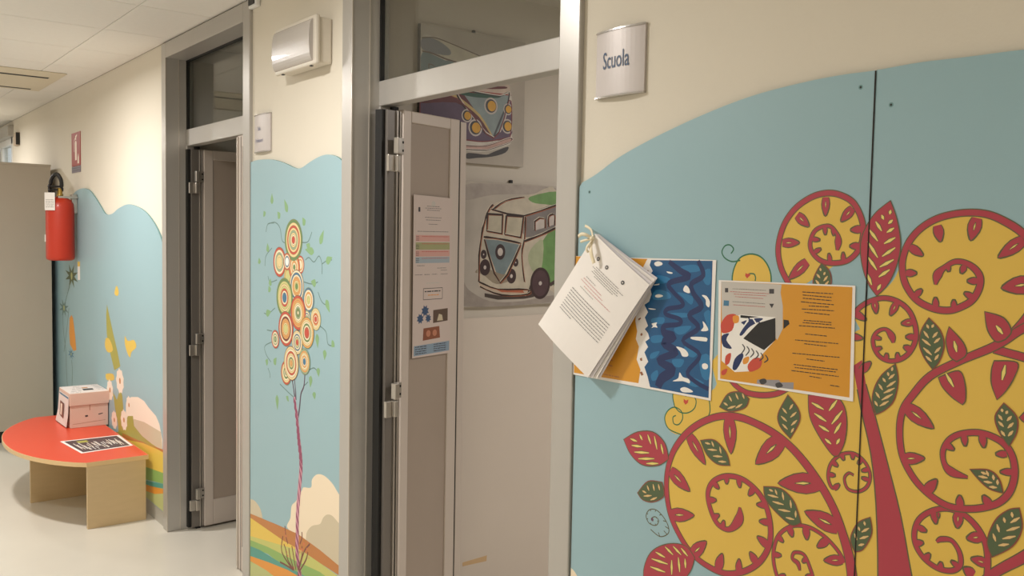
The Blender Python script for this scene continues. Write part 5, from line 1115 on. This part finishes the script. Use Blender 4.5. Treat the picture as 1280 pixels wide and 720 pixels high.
# ------------------------------------------------------------------ fire extinguisher
EX = (-0.115, 6.77)
ex = thing('fire_extinguisher', 'red fire extinguisher with black hose hung on the wall by the grey cabinet', 'extinguisher', (EX[0], EX[1], 1.37))
RED = mat('extinguisher_red', (192, 48, 20), 0.4, coat=0.15)
BLK = mat('black_plastic', (22, 21, 21), 0.45)
lathe('cylinder', [(0.070, 0.0), (0.086, 0.008), (0.090, 0.022), (0.090, 0.36), (0.086, 0.392), (0.070, 0.418), (0.042, 0.434), (0.026, 0.438)], (EX[0], EX[1], 1.372), RED, ex)
lathe('valve', [(0.020, 0), (0.022, 0.02), (0.016, 0.028), (0.018, 0.06), (0.012, 0.066)], (EX[0], EX[1], 1.806), mat('brass', (170, 140, 70), 0.35, 0.7), ex, 16)
boxes('lever', [((EX[0] - .075, EX[1] - .012, 1.875), (EX[0] + .02, EX[1] + .012, 1.886)), ((EX[0] - .07, EX[1] - .012, 1.852), (EX[0] + .01, EX[1] + .012, 1.862))], BLK, ex, 0.003)
tube('hose', smooth_line([(EX[0] + .01, EX[1], 1.85), (EX[0] + .005, EX[1] - .02, 1.92), (EX[0] - .02, EX[1] - .01, 1.965), (EX[0] - .045, EX[1] + .03, 1.93), (EX[0] - .05, EX[1] + .06, 1.84), (EX[0] - .02, EX[1] + .10, 1.70), (EX[0], EX[1] + .102, 1.50)], 6), 0.013, BLK, ex, 10)
boxes('bracket', [((EX[0] + .07, EX[1] - .03, 1.70), (-0.0105, EX[1] + .03, 1.83)), ((EX[0] - .02, EX[1] - .05, 1.80), (-0.0105, EX[1] - .035, 1.815))], STEEL, ex, 0.002)
CF = Frame((EX[0] - .075, EX[1] - .062, 0), (0.78, -0.62, 0))
box('inspection_card', (-.035, 1.715, .0), (.035, 1.835, .001), PAPER, ex, 0, CF)
pr = Print(CF, .001)
for i in range(6):
    pr.lines(-.028, .028, 1.735 + i * .010, .003, 1, P['gtext'], rnd)
pr.build('card_print', ex)
box('label_sticker', (-.010, 1.50, .0), (.012, 1.55, .0015), PAPER, ex, 0, Frame((EX[0] - .089, EX[1] + .018, 0), (0.2, -1, 0)))

# ------------------------------------------------------------------ emergency lamp
em = thing('emergency_lamp', 'white emergency lamp with ribbed clear cover on the wall between the doorways', 'lamp', (0, 3.07, 2.19))
EMW = mat('lamp_body_white', (214, 206, 192), 0.45)
box('body', (-0.052, 2.902, 2.192), (-0.0005, 3.240, 2.352), EMW, em, 0.008)
box('front_frame', (-0.068, 2.894, 2.186), (-0.050, 3.246, 2.358), EMW, em, 0.007)
n = 14
V, F = [], []
for side in range(2):
    yy = (2.916, 3.236)[side]
    for i in range(n + 1):
        a = math.pi * i / n
        V.append((-0.064 - 0.020 * math.sin(a) ** .6, yy + (0.012 if side == 0 else -0.012) * 0, 2.272 - math.cos(a) * 0.073))
for i in range(n):
    F.append((i, i + 1, n + 2 + i, n + 1 + i))
F.append(tuple(range(n, -1, -1)))
F.append(tuple(n + 1 + i for i in range(n + 1)))
COVER = mat('clear_ribbed_cover', (182, 175, 168), 0.25, spec=0.5, noise=0.05, nscale=90, stretch=(1, 1, 8), bump=0.12, bscale=120, coat=0.25)
mk('cover', V, F, COVER, em, smooth=False)
for yy in (2.945, 3.185):
    box('clip', (-0.064, yy - .008, 2.1835), (-0.056, yy + .008, 2.188), GASKET, em)

# motion sensor in the ceiling corner above the far doorway
se = thing('motion_sensor', 'tiny dark sensor with white rim at the ceiling above the far doorway', 'sensor', (-0.01, 3.585, 2.52))
box('housing', (-0.02, 3.545, 2.515), (-0.0005, 3.628, 2.563), PVCW, se, 0.004)
box('lens', (-0.024, 3.562, 2.526), (-0.019, 3.622, 2.558), BLK, se, 0.002)
# slim black reader by the far window
rd = thing('wall_reader', 'slim black device on the wall beside the far window', 'device', (-0.01, 8.99, 2.32))
box('case', (-0.03, 8.95, 2.32), (-0.0005, 9.09, 2.435), mat('reader_case', (190, 170, 150), 0.5), rd, 0.004)
box('face', (-0.034, 8.945, 2.325), (-0.004, 8.953, 2.43), BLK, rd, 0.001)

# ------------------------------------------------------------------ ceiling air conditioner
ac = thing('air_conditioner', 'cream ceiling cassette air conditioner with dark slots', 'air conditioner', (-0.655, 6.64, 2.55))
ACM = mat('cassette_plastic', (224, 214, 190), 0.5)
x0, x1, y0, y1 = CAS
box('panel', (x0, y0, 2.557), (x1, y1, 2.5645), ACM, ac, 0.003)
for lo, hi in (((x0 + .06, y0 + .20), (x1 - .065, y0 + .245)), ((x0 + .06, y1 - .095), (x1 - .065, y1 - .06))):
    box('slot', (lo[0], lo[1], 2.5555), (hi[0], hi[1], 2.558), GASKET, ac)

# recessed downlights
LAMPGLOW = bpy.data.materials.new('downlight_glow')
LAMPGLOW.use_nodes = True
_b = LAMPGLOW.node_tree.nodes['Principled BSDF']
_b.inputs['Emission Color'].default_value = (*WARM, 1)
_b.inputs['Emission Strength'].default_value = 6
for i, (x, y, p_) in enumerate(DOWNLIGHTS):
    t = thing('downlight', ['round recessed downlight in the ceiling in front of the ring tree mural', 'round recessed downlight in the ceiling by the red table', 'round recessed downlight in the ceiling near the grey cabinet', 'round recessed downlight in the ceiling behind the camera'][i], 'lamp', (x, y, 2.555), 'corridor downlights')
    lathe('rim', [(0.082, 0), (0.11, 0.002), (0.11, 0.008), (0.082, 0.008)], (x, y, 2.556), PVCW, t)
    lathe('diffuser', [(0.08, 0), (0.081, 0.004)], (x, y, 2.5575), LAMPGLOW, t)
for x, y, p_ in ROOM_LAMPS:
    t = thing('ceiling_light', 'square ceiling light panel inside the school room', 'lamp', (x, y, 2.56))
    box('frame', (x - .31, y - .31, 2.565), (x + .31, y + .31, 2.579), PVCW, t, 0.003)
    box('diffuser', (x - .285, y - .285, 2.562), (x + .285, y + .285, 2.567), LAMPGLOW, t)

# ------------------------------------------------------------------ cabinet
cb = thing('cabinet', 'tall plain grey cabinet standing against the wall beyond the red table', 'cabinet', (-0.5, 7.6, 0))
CAB = mat('cabinet_laminate', (178, 168, 152), 0.45, noise=0.02, nscale=3)
box('side_panel', (-0.52, 7.40, 0.09), (-0.052, 7.42, 2.058), CAB, cb, 0.002)
box('body', (-0.51, 7.42, 0.09), (-0.055, 8.60, 2.05), CAB, cb, 0.002)
box('top', (-0.525, 7.395, 2.050), (-0.050, 8.61, 2.066), CAB, cb, 0.002)
box('plinth', (-0.49, 7.44, 0), (-0.07, 8.58, 0.09), BLK, cb)
for i, yy in enumerate((7.425, 8.015)):
    dr = box('door', (-0.538, yy, 0.10), (-0.52, yy + .58, 2.045), CAB, cb, 0.002)
    box('handle', (-0.556, yy + (.52 if i == 0 else .04), 1.0), (-0.538, yy + (.54 if i == 0 else .06), 1.14), STEEL, dr, 0.003)

# ------------------------------------------------------------------ red table
tb = thing('low_table', 'low red-topped curved table with birch panel legs against the wall', 'table', (-0.3, 5.73, 0))
TOPR = mat('red_laminate', (218, 76, 48), 0.36, noise=0.02, nscale=4)
WOOD = mat('birch_panel', (204, 178, 136), 0.45, noise=0.06, nscale=9, stretch=(1, 1, 6))
EDGE = mat('birch_edge', (222, 190, 140), 0.45)
ye0, ye1 = 5.028, 6.43
arc = []
yc = (ye0 + ye1) / 2
for i in range(33):
    a = -1 + 2 * i / 32
    # flattened round front
    arc.append((-0.345 - 0.277 * (1 - abs(a) ** 2.25) ** 0.86, yc + a * (ye1 - ye0) / 2))
tt = [(-0.030, ye0)] + arc + [(-0.030, ye1)]
TF = Frame((0, 0, 0), (1, 0, 0), (0, 1, 0))
prism('tabletop', tt, TF, 0.336, 0.3595, EDGE, tb, EDGE)
cxm, cym = -0.3, yc
inner = [(cxm + (x - cxm) * .992, cym + (y - cym) * .996) for x, y in tt]
prism('top_laminate', inner, TF, 0.3592, 0.3602, TOPR, tb)
for y0_, xf in ((5.030, -0.342), (5.700, -0.498), (6.405, -0.342)):
    box('leg', (xf, y0_, 0.0), (-0.044, y0_ + 0.022, 0.336), WOOD, tb, 0.001)

# cardboard box with slot
bx = thing('cardboard_box', 'white paper-covered cardboard box with lid and slot on the red table', 'box', (-0.12, 6.07, 0.361))
CARD = mat('box_card', (214, 186, 170), 0.7, noise=0.06, nscale=8)
CARDW = mat('box_paper', (228, 216, 210), 0.6, noise=0.02)
box('body', (-0.233, 5.945, 0.3605), (-0.014, 6.225, 0.515), CARD, bx, 0.002)
box('lid', (-0.238, 5.938, 0.500), (-0.010, 6.232, 0.578), CARD, bx, 0.002)
box('lid_paper', (-0.236, 5.940, 0.578), (-0.012, 6.230, 0.5788), CARDW, bx)
LT = Frame((0, 0, 0), (1, 0, 0), (0, 1, 0))
pr = Print(LT, 0.5788)
pr.poly([(-0.135, 6.085), (-0.075, 6.080), (-0.080, 6.020), (-0.140, 6.022)], 1, P['black'])
pr.poly([(-0.130, 6.140), (-0.095, 6.138), (-0.095, 6.105), (-0.130, 6.105)], 1, P['brown'])
for i in range(6):
    pr.lines(-0.225 + .012 * i, -0.165 + .01 * i, 5.965 + i * .045, .008, 1, P['ink'] if i % 2 else P['gtext'], rnd)
for i in range(5):
    pr.lines(-0.055, -0.02, 6.02 + i * .045, .008, 1, P['gtext'], rnd)
pr.build('lid_print', bx)
FT = Frame((0, 5.945, 0), (1, 0, 0))
pr = Print(FT, 0.0004)
pr.poly([(-0.150, .434), (-0.134, .436), (-0.132, .426), (-0.148, .424)], 1, P['ink'])
pr.poly([(-0.072, .437), (-0.046, .441), (-0.046, .436), (-0.072, .431)], 1, P['ink'])
pr.stroke([(-0.121, .498), (-0.122, .465)], .003, 1, P['seed'])
pr.stroke([(-0.22, .385), (-0.03, .395)], .0015, 1, P['seed'])
pr.build('box_print', bx)
SF = Frame((-0.238, 0, 0), (0, -1, 0))
# loose printed sheet on the left side, flaring away from the box
V = [SF.p(-6.225, .56, .001), SF.p(-5.95, .56, .001), SF.p(-5.955, .44, .006), SF.p(-6.23, .44, .008), SF.p(-5.965, .366, .014), SF.p(-6.235, .368, .022)]
V += [v + Vector((-.0005, 0, 0)) for v in V]
F = [(6, 9, 8, 7), (9, 11, 10, 8), (0, 1, 2, 3), (3, 2, 4, 5), (0, 6, 7, 1), (1, 7, 8, 2), (2, 8, 10, 4), (4, 10, 11, 5), (5, 11, 9, 3), (3, 9, 6, 0)]
mk('side_sheet', V, F, CARDW, bx)
pr = Print(SF, 0.0022)
pr.poly([(-6.215, .553), (-5.96, .553), (-5.96, .528), (-6.215, .528)], 1, P['c_b'])
pr.build('side_band', bx)
SF2 = Frame((-0.238 - .0016, 0, .56), (0, -1, 0), (-.0045, 0, -1 * -.12))
pr = Print(Frame((-0.2405, 0, 0.44), (0, -1, 0), (0.0505, 0, 1)), 0.0075)
pr.poly([(-6.17, -.03), (-6.06, -.035), (-6.06, .06), (-6.17, .065)], 1, P['grass'])
pr.poly([(-6.15, -.02), (-6.11, -.022), (-6.11, .05), (-6.15, .05)], 2, P['petal'])
pr.build('side_picture', bx)

# leaflet on the table
lf = thing('leaflet', 'dark printed leaflet with white border lying on the red table', 'leaflet', (-0.19, 5.44, 0.361))
q = [(-0.357, 5.617), (-0.321, 5.253), (-0.040, 5.292), (-0.037, 5.610)]
prism('sheet', q, TF, 0.3604, 0.3612, PAPER, lf)
cx_, cy_ = sum(a for a, b in q) / 4, sum(b for a, b in q) / 4
def lm(s, t):
    return tuple((1 - s) * ((1 - t) * q[1][k] + t * q[0][k]) + s * ((1 - t) * q[2][k] + t * q[3][k]) for k in (0, 1))
pr = Print(TF, 0.3612)
pr.poly([lm(.05, .05), lm(.95, .05), lm(.95, .95), lm(.05, .95)], 1, mat('print_leafletdark', (74, 58, 62), 0.45))
for i in range(9):
    s = .12 + i * .088
    for j in range(3):
        t0 = .12 + rnd.random() * .3
        t1 = t0 + .15 + rnd.random() * .35
        pr.poly([lm(s + j * .022, t0), lm(s + j * .022 + .014, t0), lm(s + j * .022 + .014, min(.9, t1)), lm(s + j * .022, min(.9, t1))], 2, P['white'] if (i + j) % 2 else P['petal'])
pr.poly([lm(.22, .72), lm(.40, .72), lm(.40, .86), lm(.22, .86)], 3, P['olive'])
pr.build('artwork', lf)

# ------------------------------------------------------------------ notices on the open door leaf
NP = mat('notice_paper', (206, 190, 182), 0.5)
def notice(label, key):
    c = DATA[key]
    t = thing('notice', label, 'notice', tuple(LF2.p(c[3][0] + .1, c[3][1], .001)), 'notices taped to the open door leaf')
    prism('sheet', c, LF2, 0.0006, 0.001, NP, t)
    return t, c[3][0], c[3][1], c[1][0] - c[0][0], c[0][1] - c[3][1]
t, a, b, w_, h_ = notice('printed notice with red and green timetable bands, upper sheet on the open door leaf', 'pa')
pr = Print(LF2, 0.001)
for yy, col in ((.148, 'c_r'), (.116, 'c_g'), (.086, 'c_r'), (.056, 'c_b')):
    pass
for y0_, y1_, col in ((.128, .150, (208, 160, 150)), (.098, .124, (160, 160, 116)), (.074, .096, (208, 160, 150)), (.050, .072, (160, 172, 180))):
    pr.poly([(a + .012, b + y0_), (a + w_ - .012, b + y0_), (a + w_ - .012, b + y1_), (a + .012, b + y1_)], 1, mat('print_band%d' % int(y0_ * 1000), col, .5))
    for j in range(3):
        pr.lines(a + .014, a + .030, b + y0_ + .003 + j * .006, .002, 2, P['ink'], rnd)
    pr.lines(a + .045, a + w_ - .02, b + y1_ - .006, .002, 2, P['rtext'], rnd)
for y0_, x0_, x1_ in ((.245, .06, .15), (.238, .07, .14), (.252, .07, .14), (.212, .06, .15), (.203, .065, .145), (.188, .08, .13), (.162, .02, .19), (.04, .02, .06), (.03, .13, .18), (.022, .15, .185), (.008, .01, .05), (.008, .06, .09), (.008, .10, .13), (.008, .15, .19)):
    pr.lines(a + x0_, a + x1_, b + y0_, .0022, 1, P['gtext'], rnd)
pr.poly([(a + .024, b + .232), (a + .034, b + .232), (a + .034, b + .248), (a + .024, b + .248)], 1, P['ink'])
pr.disc(a + .105, b + .262, .011, 1, P['grey'], 14)
pr.build('notice_print', t)
t, a, b, w_, h_ = notice('notice with two small photos and blue stars, lower sheet on the open door leaf', 'pb')
pr = Print(LF2, 0.001)
fx0, fx1, fy0, fy1 = a + .055, a + .16, b + .205, b + .245
for p_, q_ in (((fx0, fy0), (fx1, fy0)), ((fx1, fy0), (fx1, fy1)), ((fx1, fy1), (fx0, fy1)), ((fx0, fy1), (fx0, fy0))):
    pr.stroke([p_, q_], .002, 1, P['ink'])
pr.lines(a + .062, a + .152, b + .232, .004, 1, P['ink'], rnd)
pr.lines(a + .08, a + .14, b + .219, .003, 1, P['orange'], rnd)
pr.lines(a + .07, a + .145, b + .262, .004, 1, P['grey'], rnd)
for sx, sy, sr in ((.066, .165, .022), (.040, .138, .020), (.083, .137, .017)):
    pr.poly([(a + sx + sr * (1 if k % 2 else .62) * math.cos(k * .3927), b + sy + sr * (1 if k % 2 else .62) * math.sin(k * .3927)) for k in range(16)], 1, mat('print_star', (62, 84, 118), .5))
pr.poly([(a + .110, b + .118), (a + .192, b + .122), (a + .192, b + .168), (a + .110, b + .165)], 1, mat('print_photo1', (96, 76, 64), .5))
pr.poly([(a + .132, b + .125), (a + .165, b + .125), (a + .160, b + .145), (a + .142, b + .15)], 2, P['beige'])
pr.poly([(a + .055, b + .058), (a + .15, b + .062), (a + .145, b + .105), (a + .058, b + .102)], 1, mat('print_photo2', (140, 84, 60), .5))
for sx in (.085, .12):
    pr.disc(a + sx, b + .082, .012, 2, mat('print_photo3', (190, 128, 100), .5), 14)
pr.poly([(a + .008, b + .006), (a + w_ - .008, b + .010), (a + w_ - .008, b + .046), (a + .008, b + .042)], 1, mat('print_footband', (138, 158, 176), .5))
for i in range(4):
    pr.lines(a + .015, a + .075, b + .012 + i * .008, .003, 2, P['ink'], rnd)
    pr.lines(a + .115, a + .185, b + .014 + i * .008, .003, 2, P['ink'], rnd)
pr.build('notice_print', t)

# ------------------------------------------------------------------ van paintings on canvas
CANV = mat('canvas_ground', (184, 176, 166), 0.7, noise=0.30, nscale=7, bump=0.1, bscale=400)
CSIDE = mat('canvas_side', (74, 70, 66), 0.7)
CF_ = Frame((0, 2.93, 0), (1, 0, 0))
def cm(k, c):
    return mat('oil_' + k, c, 0.5, noise=0.32, nscale=22, bump=0.25, bscale=60)
def canvas(label, x0_, x1_, z0_, z1_):
    t = thing('canvas_painting', label, 'painting', ((x0_ + x1_) / 2, 2.94, z0_), 'van paintings in the school room')
    o = box('canvas', (x0_, 2.93, z0_), (x1_, 2.9495, z1_), CANV, t)
    o.data.materials.append(CSIDE)
    for p_ in o.data.polygons:
        if abs(p_.normal.x) > .9:
            p_.material_index = 1
    box('hook', ((x0_ + x1_) / 2 - .006, 2.938, z1_), ((x0_ + x1_) / 2 + .006, 2.949, z1_ + .014), BLK, t, .001)
    return t
XA0, XA1 = DATA['c1_corner'][0][0], 0.893
c1 = canvas('square painting of a purple and white van, upper canvas cut by the transom bar', XA0, XA1, 1.888, 2.402)
def CL(v, lo, hi, zl=None, zh=None):
    q_ = clip([p[:2] for p in v], lo, hi)
    return [(x, min(zh, max(zl, z))) for x, z in q_]
def paint(t, items, lo, hi, zl, zh, sm=True):
    for nm, key, lay, m_ in items:
        for v in DATA[key]:
            q_ = smooth_line([p[:2] for p in v], 3, True) if sm else v
            q_ = CL(q_, lo, hi, zl, zh)
            if len(q_) > 2:
                pr = Print(CF_, 0.0)
                pr.poly(q_, lay, m_)
                pr.build(nm, t)
b1 = (XA0 + .001, XA1 - .001, 1.889, 2.401)
paint(c1, [('painted_body', 'c1_body', 1, cm('white', (206, 200, 190))), ('painted_roof', 'c1_roof', 2, cm('pale', (198, 190, 172))), ('painted_roof', 'c1_grey', 3, cm('greyblue', (122, 126, 134))),
           ('painted_window', 'c1_blue', 3, cm('slateblue', (104, 128, 134))), ('painted_side', 'c1_purple', 3, cm('purple', (92, 72, 96))), ('painted_front', 'c1_vee', 4, cm('mist', (136, 150, 152))),
           ('painted_trim', 'c1_maroon', 4.5, cm('maroon', (96, 40, 44))), ('painted_trim', 'c1_white', 5, cm('cream', (204, 186, 172))), ('painted_trim', 'c1_green', 5.5, cm('green', (40, 84, 66))),
           ('painted_trim', 'c1_red', 6, cm('red', (150, 52, 40))), ('painted_trim', 'c1_winred', 6, cm('darkred', (100, 36, 34))), ('painted_trim', 'c1_yel', 6, cm('ochre', (196, 170, 110))),
           ('painted_bumper', 'c1_bumper', 6, cm('bumper', (196, 160, 148))), ('painted_shadow', 'c1_shadow', 6, cm('shadow', (56, 52, 52))), ('painted_strut', 'c1_strut', 6.5, cm('strut', (70, 74, 78)))], *b1)
for x, z, r in DATA['c1_lamp']:
    pr = Print(CF_, 0.0)
    pr.disc(x, z, r, 7, cm('lampring', (196, 186, 180)), 20)
    pr.disc(x, z, r * .8, 7.5, P['black'], 20)
    pr.disc(x + r * .12, z, r * .62, 8, cm('lampyellow', (214, 160, 40)), 20)
    pr.build('painted_lamp', c1)
for v in DATA['c1_line']:
    pr = Print(CF_, 0.0); pr.stroke(smooth_line(v, 4), None, 8, cm('liner', (92, 74, 64))); pr.build('painted_line', c1)
for key, w, col, dx in (('c1_vee', .007, (40, 30, 32), 0), ('c1_vee', .004, (216, 208, 198), .006), ('c1_bumper', .006, (60, 32, 30), 0), ('c1_purple', .005, (120, 44, 48), 0), ('c1_bumper', .003, (222, 206, 198), .004)):
    for v in DATA[key]:
        vv = [(min(b1[1], max(b1[0], p[0] + dx)), min(b1[3], p[1] + dx * .5), w) for p in smooth_line([q_[:2] for q_ in v[-4:] + v[:-3]], 4)]
        pr = Print(CF_, 0.0); pr.stroke(vv, None, 6.8, cm('liner%d' % col[0], col)); pr.build('painted_line', c1)
XB1 = DATA['c2_corner'][2][0] + .002
c2 = canvas('square painting of a green and cream van with dark round lamps, lower canvas', XB1 - 0.506, XB1, 1.310, 1.818)
b2 = (XB1 - .505, XB1 - .001, 1.311, 1.817)
paint(c2, [('painted_body', 'c2_body', 1, cm('creamvan', (196, 186, 168))), ('painted_side', 'c2_green', 2, cm('leafgreen', (112, 152, 92))), ('painted_side', 'c2_palegreen', 2, cm('palegreen', (172, 178, 146))),
           ('painted_window', 'c2_slate', 2.5, cm('slate', (128, 122, 120)))], *b2)
paint(c2, [('painted_window', 'c2_pane', 3, cm('pane', (186, 178, 158))), ('painted_window', 'c2_sidepane', 3, cm('sidepane', (200, 190, 184))), ('painted_front', 'c2_vee', 3, cm('vee', (120, 136, 140))),
           ('painted_bumper', 'c2_bumper', 4, cm('bumper2', (196, 176, 156))), ('painted_bumper', 'c2_red', 5, cm('rust', (186, 104, 76))), ('painted_shadow', 'c2_shadow', 3.5, cm('shadow2', (74, 62, 58)))], *b2, sm=False)
for pts, c in (([(XB1 - .50, 1.80), (XB1 - .30, 1.812), (XB1 - .02, 1.81), (XB1 - .03, 1.775), (XB1 - .2, 1.775), (XB1 - .36, 1.765), (XB1 - .5, 1.74)], (168, 158, 150)),
               ([(XB1 - .50, 1.42), (XB1 - .47, 1.38), (XB1 - .36, 1.33), (XB1 - .2, 1.325), (XB1 - .02, 1.345), (XB1 - .02, 1.315), (XB1 - .5, 1.315)], (160, 150, 142)),
               ([(XB1 - .44, 1.45), (XB1 - .40, 1.44), (XB1 - .33, 1.40), (XB1 - .24, 1.42), (XB1 - .25, 1.45), (XB1 - .3, 1.44), (XB1 - .4, 1.47)], (150, 138, 120))):
    pr = Print(CF_, 0.0)
    pr.poly(smooth_line(pts, 4, True), 0.4 if c[0] > 155 else 4.2, cm('smudge%d' % c[0], c))
    pr.build('painted_smudge', c2)
OILD = cm('plumdark', (62, 44, 46))
for x, z, r, ri in DATA['c2_wheel']:
    pr = Print(CF_, 0.0); pr.disc(x, z, r, 6, OILD, 22, r * 1.25); pr.disc(x, z, ri, 7, cm('glint', (206, 196, 190)), 16, ri * 1.2); pr.build('painted_lamp', c2)
for x, z, r in DATA['c2_tyre']:
    pr = Print(CF_, 0.0); pr.disc(x, z, r, 6, OILD, 28, r * 1.22); pr.disc(x, z, r * .8, 6.5, cm('tyre', (84, 62, 66)), 28, r); pr.disc(x, z, r * .16, 7, cm('glint', (206, 196, 190)), 14); pr.build('painted_wheel', c2)
for v in DATA['c2_line']:
    pr = Print(CF_, 0.0)
    v = [(min(b2[1], max(b2[0], p[0])), p[1], p[2] * 1.9) for p in v]
    vv = smooth_line(v, 3) if len(v) != 5 else v
    pr.stroke([(min(b2[1], a + .004), b - .003, w * 1.1) for a, b, w in vv], None, 7.2, cm('liner3', (150, 84, 56)))
    pr.stroke([(max(b2[0], a - .003), b + .003, w * .8) for a, b, w in vv], None, 7.6, cm('liner4', (214, 204, 186)))
    pr.stroke([(a, b, w * (1.3 + .5 * math.sin(i * 1.7))) for i, (a, b, w) in enumerate(vv)], None, 8.2, cm('liner2', (46, 30, 26)))
    pr.build('painted_line', c2)

# strip of brown tape and stains on the enamel band
tp = thing('tape_strip', 'short strip of yellowed tape low on the pale wall in the school room', 'tape', (0.67, 2.94, 0.24))
prism('strip', [(0.622, 0.236), (0.745, 0.232), (0.747, 0.256), (0.622, 0.252)], Frame((0, 2.942, 0), (1, 0, 0)), 0.0, 0.0004, mat('old_tape', (214, 180, 136), 0.4), tp)
